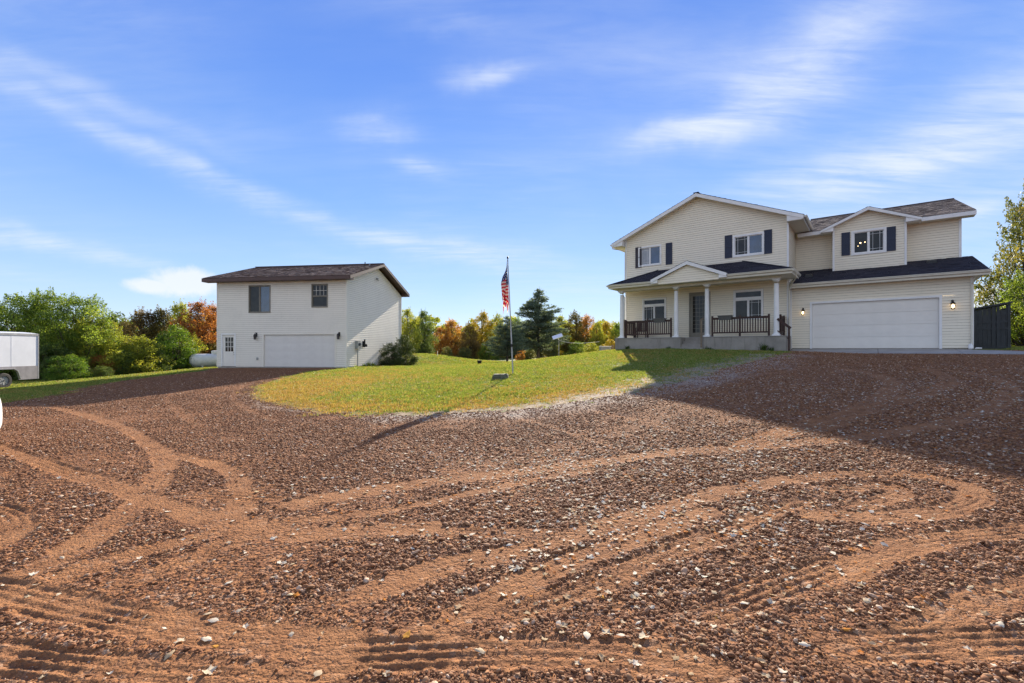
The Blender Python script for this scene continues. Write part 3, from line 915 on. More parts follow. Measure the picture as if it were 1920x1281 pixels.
def scatter_leaves():
    x, y = wedge(80000, 1.6, 27, 1.15)
    k = rng.random(len(x)) < leaf_density(x, y)
    x, y = x[k], y[k]
    lm = lawn_mask(x, y)
    z = ground_z(x, y) + .008 + .030 * (lm > .1)
    s = np.clip(np.exp(rng.normal(0, .36, len(x))) * .036, .014, .062)
    order = np.argsort(y); nbig = 260
    big, small = order[:nbig], order[nbig:]
    col = bpy.data.collections.new('leaf_shapes')
    for i in range(6): col.objects.link(bpy.data.objects.new('leaf_shape', leaf_mesh(30 + i, 'maple' if i % 2 else 'oval', M['leafmix'])))
    rot = np.stack([rng.normal(0, .14, len(x)), rng.normal(0, .14, len(x)), rng.uniform(0, 6.283, len(x))], 1)
    scl = np.stack([s, s * rng.uniform(.8, 1.2, len(x)), s], 1)
    scatter('small_fallen_leaves', np.stack([x, y, z], 1)[small], rot[small], scl[small], col)
    P = {}
    for kind, key in (('pale', 'leafpale'), ('tan', 'leaftan'), ('orange', 'leaforange')):
        P[kind] = [leaf_mesh(50 + i * 3 + len(key), 'maple' if i % 2 else 'oval', M[key]) for i in range(4)]
    for i in big:
        q = rng.random(); kind = 'pale' if q < .66 else ('tan' if q < .88 else 'orange')
        o = inst(P[kind][rng.integers(4)], 'fallen_leaf', None, (x[i], y[i], z[i]), tuple(rot[i]), tuple(scl[i] * (1.12 if y[i] < 4 else 1.0)))
        if y[i] < 3.0: where = 'on the ' + ('left' if x[i] < -1 else 'middle' if x[i] < 1 else 'right') + ' clay'
        elif x[i] < -1.2: where = 'on the gravel left among tyre tracks'
        elif x[i] < 2.2: where = 'on the gravel in the middle'
        else: where = 'on the gravel to the right'
        zone = int(min(3, max(0, (y[i] - 1.6) * 1.3)))
        far_ = ('at the bottom edge of the view', 'a stride from the camera', 'two strides from the camera', 'a few strides from the camera')[zone]
        big_ = 'large' if s[i] > .043 else ('small' if s[i] < .031 else 'medium')
        where = far_ + ' ' + where
        look = big_ + ' ' + {'pale': 'pale dry leaf', 'tan': 'tan dry leaf', 'orange': 'bright orange leaf'}[kind]
        tag(o, look + ' ' + where, 'leaf', 'fallen leaves on the driveway')


def scatter_grass():
    x, y = wedge(330000, 9.5, 46, 1.35, 1.2)
    lm = lawn_mask(x, y); dead = dead_field(x, y, lm); pale = pale_field(x, y)
    pr = smooth01(lm * .9 + .55 + .7 * vnoise(x, y, 2.2, 33)) * (lm > -.5) * (1 - .75 * pale * (lm < 1.6)) * (1 - .3 * dead)
    pr = np.where((lm <= 0), pr * .35, pr)
    pr = pr * np.clip(.35 + lm / 1.6, .2, 1)
    k = rng.random(len(x)) < pr
    # keep clear of buildings
    u = x * HC - y * HS; v = x * HS + y * HC
    k &= ~((u > -12.9) & (u < 5) & (v > 26.2))
    a = (x + 10.38) * .9903 - (y - 28.5) * .1392; b_ = (x + 10.38) * .1392 + (y - 28.5) * .9903
    k &= ~((a > -9.3) & (a < .05) & (b_ > -.1) & (b_ < 9.2))
    x, y, lm, dead = x[k], y[k], lm[k], dead[k]
    dry = rng.random(len(x)) < dead * .8 + .06
    s = rng.uniform(.45, 1.6, len(x)) ** 1.2 * (.80 + .022 * y) * (1 + .35 * vnoise(x, y, 1.1, 35))
    for name, sel, mt, sd in (('grass', ~dry, M['blade'], 60), ('dry_grass', dry, M['bladedry'], 70)):
        col = bpy.data.collections.new(name + '_tufts')
        for i in range(4): col.objects.link(bpy.data.objects.new('tuft', grass_tuft(sd + i, 12, .034, .075, .0035 + .001 * (i % 2), mt)))
        n = int(sel.sum())
        rot = np.stack([rng.normal(0, .08, n), rng.normal(0, .08, n), rng.uniform(0, 6.283, n)], 1)
        scatter(name, np.stack([x[sel], y[sel], ground_z(x[sel], y[sel]) - .004], 1), rot, np.stack([s[sel]] * 3, 1), col)


scatter_pebbles()
scatter_leaves()
scatter_grass()


# ---------------------------------------------------------------- building helpers
EXPO = .127


def siding(mb, s0, s1, z0, z1, plane, axis='x', sign=-1, holes=(), lo=None, hi=None, d=.018):
    """lapped vinyl courses with their butt edges, cut round the openings and under the rakes"""
    def P(s, z, o): return (s, plane + sign * o, z) if axis == 'x' else (plane + sign * o, s, z)
    zs = {z0, z1}
    k = math.ceil((z0) / EXPO)
    while k * EXPO < z1: zs.add(round(k * EXPO, 5)) if k * EXPO > z0 else None; k += 1
    for h in holes:
        for q in (h[2], h[3]):
            if z0 < q < z1: zs.add(q)
    zs = sorted(zs)
    lo = lo or (lambda z: s0); hi = hi or (lambda z: s1)
    for a, b_ in zip(zs, zs[1:]):
        if b_ - a < 1e-4: continue
        la, lb, ha, hb = max(s0, lo(a)), max(s0, lo(b_)), min(s1, hi(a)), min(s1, hi(b_))
        if ha - la < .01: continue
        if hb < lb: lb = hb = (lb + hb) / 2
        cuts = sorted([(h[0], h[1]) for h in holes if h[2] < (a + b_) / 2 < h[3]])
        iv = []; cur = (la, lb)
        for c0, c1 in cuts:
            iv.append((cur[0], cur[1], c0, c0)); cur = (c1, c1)
        iv.append((cur[0], cur[1], ha, hb))
        k = math.floor(a / EXPO + 1e-6); base = k * EXPO
        da = d * (1 - (a - base) / EXPO); db = d * (1 - (b_ - base) / EXPO)
        da = max(da, 0); db = max(db, .0)
        for p, q, r_, t in iv:
            if r_ - p < .005: continue
            a2 = a
            if abs(a - base) < 1e-4 and b_ - a > .03:
                # slot under each course's butt, its shade painted in a darker tone
                a2 = a + .014; mb.cur = 1
                mb.quad(P(p, a, 0), P(r_, a, 0), P(r_, a2, 0), P(p, a2, 0)); mb.cur = 0
                mb.quad(P(p, a2, 0), P(r_, a2, 0), P(r_, a2, d), P(p, a2, d))
            mb.quad(P(p, a2, da), P(r_, a2, da), P(t, b_, db), P(q, b_, db))


def shingles(mb, O, A, B, poly, expo=.145, tab=(.16, .34), lift=.012, seed=0):
    """laminated shingle tabs on the plane O + a*A + b*B (A along the eave, B up the slope), kept inside poly [(a, b)]"""
    r = random.Random(seed)
    O, A, B = Vector(O), Vector(A).normalized(), Vector(B).normalized(); N = A.cross(B).normalized()
    if N.z < 0: N = -N
    bs = [p[1] for p in poly]; b0, b1 = min(bs), max(bs)
    def span(b):
        xs = []
        for (x0, y0), (x1, y1) in zip(poly, poly[1:] + poly[:1]):
            if min(y0, y1) - 1e-6 <= b <= max(y0, y1) + 1e-6:
                if abs(y1 - y0) < 1e-9: xs += [x0, x1]
                else: xs.append(x0 + (x1 - x0) * (b - y0) / (y1 - y0))
        return (min(xs), max(xs)) if xs else (0, 0)
    b = b0; row = 0
    while b < b1 - 1e-3:
        be = min(b + expo, b1)
        l0, h0 = span(b + 1e-5); l1, h1 = span(be - 1e-5)
        a = min(l0, l1) - r.uniform(0, .3)
        while a < max(h0, h1):
            w = r.uniform(*tab); t = r.choice((0, 0, .3, .5, .5, .7, 1.0)) * .8 + r.random() * .2
            p0, p1 = max(a, l0), min(a + w, h0); q0, q1 = max(a, l1), min(a + w, h1)
            if p1 - p0 > .004 or q1 - q0 > .004:
                p1 = max(p0, p1); q1 = max(q0, q1)
                li = lift * r.uniform(.6, 1.7)
                mb.tone = t
                P = lambda aa, bb, z: tuple(O + A * aa + B * bb + N * z)
                mb.quad(P(p0, b, li), P(p1, b, li), P(q1, be, .003), P(q0, be, .003))
                mb.quad(P(p0, b, 0), P(p1, b, 0), P(p1, b, li), P(p0, b, li))
            a += w
        b = be; row += 1
    mb.tone = None


def frame_box(mb, x0, x1, z0, z1, w, y0, y1):
    """rectangular casing of width w round the opening"""
    mb.box(x0 - w, x0, y0, y1, z0 - w, z1 + w); mb.box(x1, x1 + w, y0, y1, z0 - w, z1 + w)
    mb.box(x0, x1, y0, y1, z1, z1 + w); mb.box(x0, x1, y0, y1, z0 - w, z0)


def window(parent, loc, x0, x1, z0, z1, plane, trim, grids, glass, casing=None, cw=.09, transom=None, split=.5, label=None, sash=None):
    """window > sash, pane, grille. grids: 'L', 'R', 'both' or None = which lights carry a border grille"""
    casing = casing or M['white']; sash = sash or M['white']
    mb = MB(); frame_box(mb, x0, x1, z0, z1, cw, plane - .045, plane + .02)
    mb.box(x0, x1, plane - .005, plane + .10, z0, z0 + .02)
    w = mb.build('window', casing, parent, loc)
    if label: w['label'] = label
    lights = []
    zt = z1
    if transom:
        zb, zt2 = transom
        m2 = MB(); m2.box(x0, x1, plane - .03, plane + .06, zt2, zb); m2.build('transom_bar', casing, w)
        lights.append((x0, x1, zb, z1, False)); zt = zt2
    if split:
        xm = x0 + (x1 - x0) * split
        lights += [(x0, xm - .02, z0, zt, grids in ('L', 'both')), (xm + .02, x1, z0, zt, grids in ('R', 'both'))]
        m2 = MB(); m2.box(xm - .02, xm + .02, plane - .02, plane + .06, z0, zt); m2.build('mullion', sash, w)
    else: lights.append((x0, x1, z0, zt, bool(grids)))
    for i, (a, b_, c, d, g) in enumerate(lights):
        m2 = MB(); f = .035
        m2.box(a, a + f, plane + .005, plane + .05, c, d); m2.box(b_ - f, b_, plane + .005, plane + .05, c, d)
        m2.box(a + f, b_ - f, plane + .005, plane + .05, c, c + f); m2.box(a + f, b_ - f, plane + .005, plane + .05, d - f, d)
        m2.build('sash', sash, w)
        m3 = MB(); m3.box(a + f, b_ - f, plane + .035, plane + .041, c + f, d - f)
        m3.build('pane', glass[i % len(glass)] if isinstance(glass, (list, tuple)) else glass, w)
        if g:
            m4 = MB(); q = .012; e = .16
            if g == 'x' or grids == 'grid':
                n, k = 3, 2
                for j in range(1, n): xx = a + (b_ - a) * j / n; m4.box(xx - q / 2, xx + q / 2, plane + .022, plane + .034, c + f, d - f)
                for j in range(1, k): zz = c + (d - c) * j / k; m4.box(a + f, b_ - f, plane + .022, plane + .034, zz - q / 2, zz + q / 2)
            else:
                for xx in (a + e, b_ - e): m4.box(xx - q / 2, xx + q / 2, plane + .022, plane + .034, c + f, d - f)
                for zz in (c + e, d - e): m4.box(a + f, b_ - f, plane + .0225, plane + .0335, zz - q / 2, zz + q / 2)
            m4.build('grille', sash, w)
    return w


def shutter(parent, loc, x0, x1, z0, z1, plane, mt, label=None):
    mb = MB(); y0, y1 = plane - .045, plane - .016; f = .045
    mb.box(x0, x0 + f, y0, y1, z0, z1); mb.box(x1 - f, x1, y0, y1, z0, z1)
    zm = (z0 + z1) / 2
    for a, b_ in ((z0, z0 + f), (z1 - f, z1), (zm - f / 2, zm + f / 2)): mb.box(x0 + f, x1 - f, y0, y1, a, b_)
    for a, b_ in ((z0 + f, zm - f / 2), (zm + f / 2, z1 - f)):
        n = int((b_ - a) / .045)
        for i in range(n):
            z = a + (b_ - a) * i / n; h = (b_ - a) / n
            mb.hexa([(x0 + f, y0 + .004, z), (x1 - f, y0 + .004, z), (x1 - f, y1, z), (x0 + f, y1, z),
                     (x0 + f, y0 + .016, z + h), (x1 - f, y0 + .016, z + h), (x1 - f, y1, z + h), (x0 + f, y1, z + h)])
    o = mb.build('shutter', mt, parent, loc)
    if label: o['label'] = label
    return o


def garage_door(parent, loc, x0, x1, z0, z1, y, mt, n=4, cols=8):
    g = MB(); g.box(x0, x1, y + .03, y + .06, z0, z1); d = g.build('garage_door', mt, parent, loc)
    h = (z1 - z0) / n
    mb = MB(); mb.box(x0 + .004, x1 - .004, y, y + .028, .004, h - .004)
    cw = (x1 - x0) / cols
    for c in range(cols):
        a, b_ = x0 + c * cw + .09, x0 + (c + 1) * cw - .09
        mb.box(a, b_, y - .004, y, .12, h - .12)
        mb.box(a + .04, b_ - .04, y - .009, y - .004, .16, h - .16)
    me = mb.mesh('panel', mt)
    for i in range(n): inst(me, 'panel', d, (0, 0, z0 + i * h))
    s = MB(); s.box(x0, x1, y - .006, y + .04, z0 - .012, z0); s.build('bottom_seal', M['black'], d)
    return d


def wall_lamp(parent, loc, x, z, plane, lit, s=1.0):
    mb = MB()
    mb.box(x - .035 * s, x + .035 * s, plane - .035, plane - .008, z - .02 * s, z + .20 * s)
    mb.tube([(x, plane - .03, z + .13 * s), (x, plane - .10 * s, z + .2 * s), (x, plane - .15 * s, z + .15 * s)], .012 * s, 6)
    c = (x, plane - .15 * s)
    mb.tube([(c[0], c[1], z + .15 * s), (c[0], c[1], z + .12 * s), (c[0], c[1], z + .04 * s)], [.015 * s, .035 * s, .095 * s], 8)
    mb.tube([(c[0], c[1], z - .16 * s), (c[0], c[1], z - .185 * s)], [.07 * s, .05 * s], 8)
    for k in range(4):
        a = math.pi / 4 + k * math.pi / 2
        mb.tube([(c[0] + .08 * s * math.cos(a), c[1] + .08 * s * math.sin(a), z + .04 * s), (c[0] + .062 * s * math.cos(a), c[1] + .062 * s * math.sin(a), z - .165 * s)], .006 * s, 4)
    L = mb.build('wall_lamp', M['black'], parent, loc)
    g = MB(); g.tube([(c[0], c[1], z + .035 * s), (c[0], c[1], z - .158 * s)], [.072 * s, .054 * s], 8)
    if lit:
        g = MB(); g.tube([(c[0], c[1], z + .02 * s), (c[0], c[1], z - .02 * s), (c[0], c[1], z - .10 * s), (c[0], c[1], z - .13 * s)], [.02 * s, .045 * s, .045 * s, .015 * s], 8)
        g.build('lit_bulb', M['bulb'], L, smooth=True)
    else: g.build('lamp_glass', M['lens'], L)
    return L


def gutter(mb, p, q, out):
    """K-style gutter run from p to q (top back edge), opening away along 'out' (unit xy)"""
    p, q = Vector(p), Vector(q); o = Vector((out[0], out[1], 0))
    prof = [(0, 0), (0, -.11), (.05, -.115), (.085, -.09), (.09, -.05), (.115, -.02), (.115, 0), (.10, -.002), (.10, -.015), (.01, -.03)]
    a = [tuple(p + o * d + Vector((0, 0, z))) for d, z in prof]; b_ = [tuple(q + o * d + Vector((0, 0, z))) for d, z in prof]
    n = len(prof)
    for i in range(n): j = (i + 1) % n; mb.quad(a[i], b_[i], b_[j], a[j])
    mb.poly(a[::-1]); mb.poly(b_)


# ---------------------------------------------------------------- main house
# local frame: u runs left to right along the front, v into the house
def hw(u, v): return (u * HC + v * HS, -u * HS + v * HC)


hx, hy = hw(-8, 28.2)
house = empty('house', (hx, hy, 1.4), -HT, 'two-storey cream sided house with front porch, white columns and attached double garage', 'house')
HL = (8, -28.2, -1.4)
UL, UR, VM, VG, VU = -12.63, -3.45, 28.2, 28.6, 31.4
RG = 3.58

# ---- walls
uw1 = (-11.69, -10.36, 6.86, 7.95)    # upper left window
uw2 = (-6.06, -4.66, 6.79, 7.83)      # upper right window


def at(px, v):
    xp = (px - 960) / 853.0; Z = v / (HS * xp + HC)
    return Z * (HC * xp - HS), Z


lw1 = (at(1207, VM)[0], at(1246.4, VM)[0], 3.22, 4.62)
lw2 = (at(1378, VM)[0], at(1428, VM)[0], 3.22, 4.72)
dr = (-8.50, -7.46, 2.16, 4.78)
eps = .004
walls = MB()
siding(walls, UL, UR, 1.45, 8.70, VM, holes=[(a - .09, b_ + .09, c - .09, d + .09) for a, b_, c, d in (uw1, uw2, lw1, lw2)] + [(dr[0] - .09, dr[1] + .09, dr[2], dr[3] + .09)])
siding(walls, UL, UR, 8.70, 10.62, VM, lo=lambda z: UL + (z - 8.70) / .4175, hi=lambda z: UR - (z - 8.70) / .4175)
siding(walls, VM, 44, 1.45, 8.5, UL, 'y', -1)
siding(walls, VM, 44, 1.45, 8.6, UR, 'y', 1)
siding(walls, UL, UR, 1.45, 8.7, 44, 'x', 1)
siding(walls, UL, UR, 8.70, 10.62, 44, 'x', 1, lo=lambda z: UL + (z - 8.70) / .4175, hi=lambda z: UR - (z - 8.70) / .4175)
walls.build('wall', [M['siding'], M['groove']], house, HL)['label'] = 'cream lap siding of the main gabled block'
gdo = (at(1522.5, VG)[0], at(1760.5, VG)[0], 1.50, 3.86)
gw = MB()
siding(gw, UR + .1, RG, 1.52, 4.80, VG, holes=[(gdo[0] - .1, gdo[1] + .1, 1.4, gdo[3] + .1)])
siding(gw, VG, 45.5, 1.52, 4.80, RG, 'y', 1)
siding(gw, UR, RG, 1.52, 4.8, 45.5, 'x', 1)
gw.build('garage_wall', [M['siding'], M['groove']], house, HL)
up = MB()
siding(up, UR + .01, 3.51, 5.9, 8.0, VU)
siding(up, VU, 45.4, 4.8, 8.0, 3.51, 'y', 1)
siding(up, VU, 45.4, 8.0, 10.5, 3.51, 'y', 1, lo=lambda z: VU + (z - 8.0) / .34, hi=lambda z: 45.4 - (z - 8.0) / .34)
siding(up, UR + .01, 3.51, 5.9, 8.0, 45.4, 'x', 1)
up.build('upper_garage_wall', [M['siding'], M['groove']], house, HL)
dw = (at(1600.5, 30.6)[0], at(1656.8, 30.6)[0], 6.62, 7.72)
dm = MB()
siding(dm, -1.58, 1.42, 5.66, 8.24, 30.6, holes=[(dw[0] - .1, dw[1] + .1, dw[2] - .1, dw[3] + .1)])
siding(dm, -1.58, 1.42, 8.24, 8.92, 30.6, lo=lambda z: -1.58 + (z - 8.24) / .44, hi=lambda z: 1.42 - (z - 8.24) / .44)
siding(dm, 30.6, 31.4, 5.7, 8.2, -1.58, 'y', -1); siding(dm, 30.6, 31.4, 5.7, 8.2, 1.42, 'y', 1)
dm.build('dormer_wall', [M['siding'], M['groove']], house, HL)
# dark void behind the openings
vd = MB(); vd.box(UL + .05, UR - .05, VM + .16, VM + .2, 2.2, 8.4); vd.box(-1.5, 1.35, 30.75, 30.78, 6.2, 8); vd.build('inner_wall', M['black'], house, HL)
# corner posts
cp = MB()
for u in (UL, UR): cp.box(u - .045, u + .045, VM - .03, VM + .06, 1.45, 8.62)
cp.box(RG - .06, RG + .04, VG - .03, VG + .06, 1.5, 4.8)
cp.box(3.45, 3.55, VU - .03, VU + .06, 5.95, 7.98)
for u in (-1.58, 1.42): cp.box(u - .045, u + .045, 30.57, 30.66, 5.68, 8.2)
cp.box(UR + .06, UR + .14, VG - .03, VG + .03, 1.5, 4.8)
cp.build('corner_post', M['white'], house, HL)
# foundation
fd = MB(); fd.box(UL + .02, UR - .02, VM + .02, 43.98, .9, 1.46); fd.box(UR, RG - .02, VG + .02, 45.4, .9, 1.53); fd.build('foundation', M['concrete'], house, HL)

# ---- main roof
PK, EZ = (-8.08, 10.70), 8.45
sl = (PK[1] - EZ) / (PK[0] + 13.46)
fr, bk = 27.8, 44.4
rf = MB()
for s in (-1, 1):
    ue = PK[0] + s * 5.38
    rf.slab([(PK[0], fr, PK[1] - .02), (ue, fr, EZ - .02), (ue, bk, EZ - .02), (PK[0], bk, PK[1] - .02)], .14)
rf.build('roof', M['white'], house, HL)
rs = MB()
for s in (-1, 1):
    ue = PK[0] + s * 5.40; L = math.hypot(5.40, PK[1] - EZ + .01)
    shingles(rs, (ue, fr - .02, EZ - .01), (0, 1, 0), (-s * 5.40, 0, PK[1] - EZ + .01), [(0, 0), (bk - fr + .04, 0), (bk - fr + .04, L), (0, L)], .29, (.3, .6), seed=2 + s)
rs.tone = .5; rs.beam((PK[0], fr - .02, PK[1] + .015), (PK[0], bk, PK[1] + .015), .3, .03)
tag(rs.build('shingles', M['shdark'], house, HL, tone=True), kind='stuff')
rk = MB()
for s in (-1, 1):
    ue = PK[0] + s * 5.38
    rk.prism([(PK[0], fr - .02, PK[1] - .03), (ue, fr - .02, EZ - .03), (ue, fr - .02, EZ - .22), (PK[0], fr - .02, PK[1] - .235)], (0, -.03, 0))
    # boxed eave return
    uw_ = PK[0] + s * 4.63
    rk.prism([(ue, fr - .018, EZ - .19), (uw_, fr - .018, EZ + .75 * sl - .18), (uw_, fr - .018, 8.22), (ue + s * -.05, fr - .018, 8.22)], (0, .4, 0))
    rk.box(min(ue, ue - s * .03), max(ue, ue - s * .03), fr, bk, EZ - .22, EZ - .03)
rk.build('rake_board', M['white'], house, HL)
sf = MB()
for s in (-1, 1):
    a, b_ = sorted((PK[0] + s * 5.36, PK[0] + s * 4.63)); sf.box(a, b_, fr + .01, bk, 8.20, 8.22)
sf.build('soffit', M['soffit'], house, HL)
def gut(p, q_, out):
    g_ = MB(); gutter(g_, p, q_, out); return g_.build('gutter', M['almond'], house, HL)
gut((PK[0] - 5.41, fr, EZ - .03), (PK[0] - 5.41, bk, EZ - .03), (-1, 0)); gut((PK[0] + 5.41, fr, EZ - .03), (PK[0] + 5.41, bk, EZ - .03), (1, 0))
gt = MB(); gt.tube([(PK[0] - 5.45, fr + .25, EZ - .14), (PK[0] - 5.45, fr + .25, EZ - .28), (UL - .04, fr + .35, EZ - .52), (UL - .05, fr + .36, 5.6)], .035, 6)
gt.build('downspout', M['almond'], house, HL)

# ---- garage wing roofs
ue0, ue1 = -3.3, 3.98
us = (10.63 - 8.16) / 7.5
w2 = MB()
w2.slab([(ue0, 30.9, 8.14), (ue1, 30.9, 8.14), (ue1, 38.4, 10.60), (ue0, 38.4, 10.60)], .14)
w2.slab([(ue0, 38.4, 10.60), (ue1, 38.4, 10.60), (ue1, 45.9, 8.14), (ue0, 45.9, 8.14)], .14)
w2.build('garage_roof', M['white'], house, HL)
w3 = MB(); L = math.hypot(7.5, 2.47)
shingles(w3, (ue0, 30.88, 8.155), (1, 0, 0), (0, 7.5, 2.46), [(0, 0), (ue1 - ue0 + .03, 0), (ue1 - ue0 + .03, L), (0, L)], seed=11)
w3.tone = .1; w3.beam((ue0, 38.4, 10.63), (ue1 + .03, 38.4, 10.63), .28, .03)
tag(w3.build('shingles', M['shgrey'], house, HL, tone=True), 'weathered grey brown shingles on the upper garage roof', kind='stuff')
w4 = MB(); w4.box(ue0, ue1, 30.86, 30.89, 7.94, 8.13)
w4.prism([(ue1, 30.89, 8.13), (ue1, 38.4, 10.59), (ue1, 38.4, 10.4), (ue1, 30.89, 7.94)], (.03, 0, 0)); w4.prism([(ue1, 38.4, 10.59), (ue1, 45.9, 8.13), (ue1, 45.9, 7.94), (ue1, 38.4, 10.4)], (.03, 0, 0))
w4.build('fascia', M['white'], house, HL)
w5 = MB(); w5.box(ue0, ue1, 30.89, VU, 7.93, 7.95); w5.build('soffit', M['soffit'], house, HL)
# lower pent roof over the garage door
pe0, pe1, pz, pv = -3.32, 4.06, 4.92, 28.1
p1_ = MB(); ps = .339
p1_.slab([(pe0, pv, pz - .02), (pe1, pv, pz - .02), (3.92, 31.42, 6.02), (pe0, 31.42, 6.02)], .13)
p1_.slab([(3.5, 31.3, 5.98), (3.95, 31.42, 6.02), (3.95, 45.6, 6.02), (3.5, 45.6, 5.98)], .13)
p1_.build('pent_roof', M['white'], house, HL)
p2_ = MB(); L = math.hypot(3.32, 1.11)
shingles(p2_, (pe0, pv - .02, pz + .0), (1, 0, 0), (0, 3.32, 1.11), [(0, 0), (pe1 - pe0, 0), (pe1 - pe0 - .13, L), (0, L)], seed=21)
tag(p2_.build('shingles', M['shdark'], house, HL, tone=True), 'dark charcoal shingles on the low roof over the garage door', kind='stuff')
p3_ = MB(); p3_.box(pe0, pe1, pv - .02, pv + .01, 4.70, 4.90)
p3_.prism([(pe1 - .02, pv - .0, 4.70), (pe1 - .02, pv, 4.9), (3.93, 31.4, 6.0), (3.93, 31.4, 5.8)], (.025, 0, 0))
p3_.build('fascia', M['almond'], house, HL); gut((pe0, pv - .022, 4.915), (pe1 + .02, pv - .022, 4.915), (0, -1))
p3_ = MB(); p3_.tube([(RG + .1, pv + .02, 4.76), (RG + .02, pv + .3, 4.55), (RG - .03, VG - .06, 4.35), (RG - .03, VG - .06, 1.72), (RG - .03, VG - .25, 1.62)], .036, 6)
p3_.build('downspout', M['almond'], house, HL)
p4_ = MB(); p4_.box(pe0, pe1 - .02, pv + .01, VG, 4.72, 4.74); p4_.box(RG, 3.92, VG, 45, 4.72, 4.74); p4_.build('soffit', M['soffit'], house, HL)
for (a, v) in ((at(1750, 29.9)[0], 30.6), (at(1514, 29)[0], 29.6)):
    q = MB(); zz = pz + (v - pv) * .333
    q.hexa([(a - .19, v - .15, zz - .03), (a + .19, v - .15, zz - .03), (a + .19, v + .15, zz + .08), (a - .19, v + .15, zz + .08),
            (a - .15, v - .12, zz + .10), (a + .15, v - .12, zz + .10), (a + .15, v + .12, zz + .17), (a - .15, v + .12, zz + .17)])
    q.build('roof_vent', M['black'], house, HL)
# dormer roof
dk, de = (-.07, 8.97), 8.04
q = MB()
for s in (-1, 1):
    e = dk[0] + s * 2.09
    q.slab([(dk[0], 30.3, dk[1] - .02), (e, 30.3, de - .02), (e, 31.2, de - .02), (dk[0], 33.4, dk[1] - .02)], .12)
q.build('dormer_roof', M['white'], house, HL)
q = MB(); L = math.hypot(2.09, .93)
for s in (-1, 1):
    shingles(q, (dk[0] + s * 2.1, 30.28, de - .01), (0, 1, 0), (-s * 2.09, 0, .93), [(0, 0), (.9, 0), (3.1, L), (0, L)], seed=31)
tag(q.build('shingles', M['shgrey'], house, HL, tone=True), kind='stuff')
q = MB()
for s in (-1, 1):
    e = dk[0] + s * 2.09
    q.prism([(dk[0], 30.28, dk[1] - .03), (e, 30.28, de - .03), (e, 30.28, de - .15), (dk[0], 30.28, dk[1] - .19)], (0, -.03, 0))
    w_ = -1.58 if s < 0 else 1.42
    q.prism([(e, 30.285, de - .12), (w_, 30.285, 8.24 - .02), (w_, 30.285, 7.90), (e, 30.285, 7.90)], (0, .5, 0))
q.build('rake_board', M['white'], house, HL)

# ---- porch
pb0, pb1, pf, pt = -12.56, -3.29, 26.4, 2.135
st0, st1 = at(1276, 26.4)[0], at(1319, 26.4)[0]
q = MB(); q.box(pb0, st0, pf, VM - .02, .9, pt); q.box(st1, pb1, pf, VM - .02, .9, pt); q.box(st0, st1, pf + 1.0, VM - .02, .9, pt)
q.build('porch_base', M['concrete'], house, HL)
q0 = MB(); q0.box(pb0 + .0, st0, pf - .03, pf + 1.7, pt + .002, pt + .03); q0.box(st1, pb1, pf - .03, pf + 1.7, pt + .002, pt + .03); q0.box(st0, st1, pf + .97, pf + 1.7, pt + .002, pt + .03)
q0.build('porch_floor', M['apron'], house, HL)
stp = MB(); stp.box(st0 + .01, st1 - .01, 0, 1.0, 0, .19)
sm = stp.mesh('step', M['concrete'])
for i, (vv, zz) in enumerate(((pf + .72, 1.94), (pf + .40, 1.75), (pf + .08, 1.56), (pf - .22, 1.37))): inst(sm, 'step', house, (8, vv - 28.2, zz - 1.4))
PC, PE, PZ = 5.20, 25.95, 5.43
q = MB()
q.box(-12.75, -3.03, PE + .03, VM, PC, PC + .02); q.build('porch_ceiling', M['soffit'], house, HL)
q = MB(); q.box(-12.42, -3.55, 26.48, 26.72, PC - .14, PC - .001); q.build('porch_beam', M['soffit'], house, HL)
# roof planes
WA, WB = (-10.52, VM, 6.41), (-5.6, VM, 6.41)
EA, EB = (-12.79, PE, PZ), (-3.0, PE, PZ)
WL, WR = (-12.66, VM, 5.92), (-3.43, VM, 5.85)
q = MB()
q.slab([EA, EB, WB, WA], .1); q.slab([EB, (-3.0, VM, 5.60), WR, WB], .1); q.slab([(-12.79, VM, 5.6), EA, WA, WL], .1)
q.build('porch_roof', M['soffit'], house, HL)
q = MB()
sB = Vector((0, VM - PE, .98)); L = sB.length; wdt = EB[0] - EA[0]
shingles(q, (EA[0], PE - .02, PZ + .012), (1, 0, 0), sB, [(0, 0), (wdt, 0), (WB[0] - EA[0], L), (WA[0] - EA[0], L)], seed=41)
q.tone = .4
q.poly([(p[0], p[1], p[2] + .02) for p in (EB, (-3.0, VM, 5.60), WR, WB)]); q.poly([(p[0], p[1], p[2] + .02) for p in ((-12.79, VM, 5.6), EA, WA, WL)])
q.beam((EB[0], EB[1], EB[2] + .03), (WB[0], WB[1], WB[2] + .03), .2, .03); q.beam((EA[0], EA[1], EA[2] + .03), (WA[0], WA[1], WA[2] + .03), .2, .03)
tag(q.build('shingles', M['shdark'], house, HL, tone=True), 'dark charcoal shingles on the porch roof', kind='stuff')
q = MB()
q.box(-12.79, -10.02, PE - .005, PE + .03, 5.21, 5.41); q.box(-5.95, -3.0, PE - .005, PE + .03, 5.21, 5.41); q.box(-10.02, -5.95, PE + .0, PE + .03, 5.21, 5.41)
q.box(-3.02, -2.99, PE, VM + .3, 5.21, 5.41); q.box(-12.8, -12.77, PE, VM, 5.21, 5.41)
q.build('fascia', M['almond'], house, HL)
q = MB()
gut_ = lambda a, b_, c: gut(a, b_, c)
gut_((-12.82, PE - .008, 5.43), (-10.0, PE - .008, 5.43), (0, -1)); gut_((-5.9, PE - .008, 5.43), (-2.9, PE - .008, 5.43), (0, -1))
gut_((-2.99, PE - .1, 5.43), (-2.99, VM + .3, 5.43), (1, 0)); gut_((-12.8, VM, 5.43), (-12.8, PE - .1, 5.43), (-1, 0))
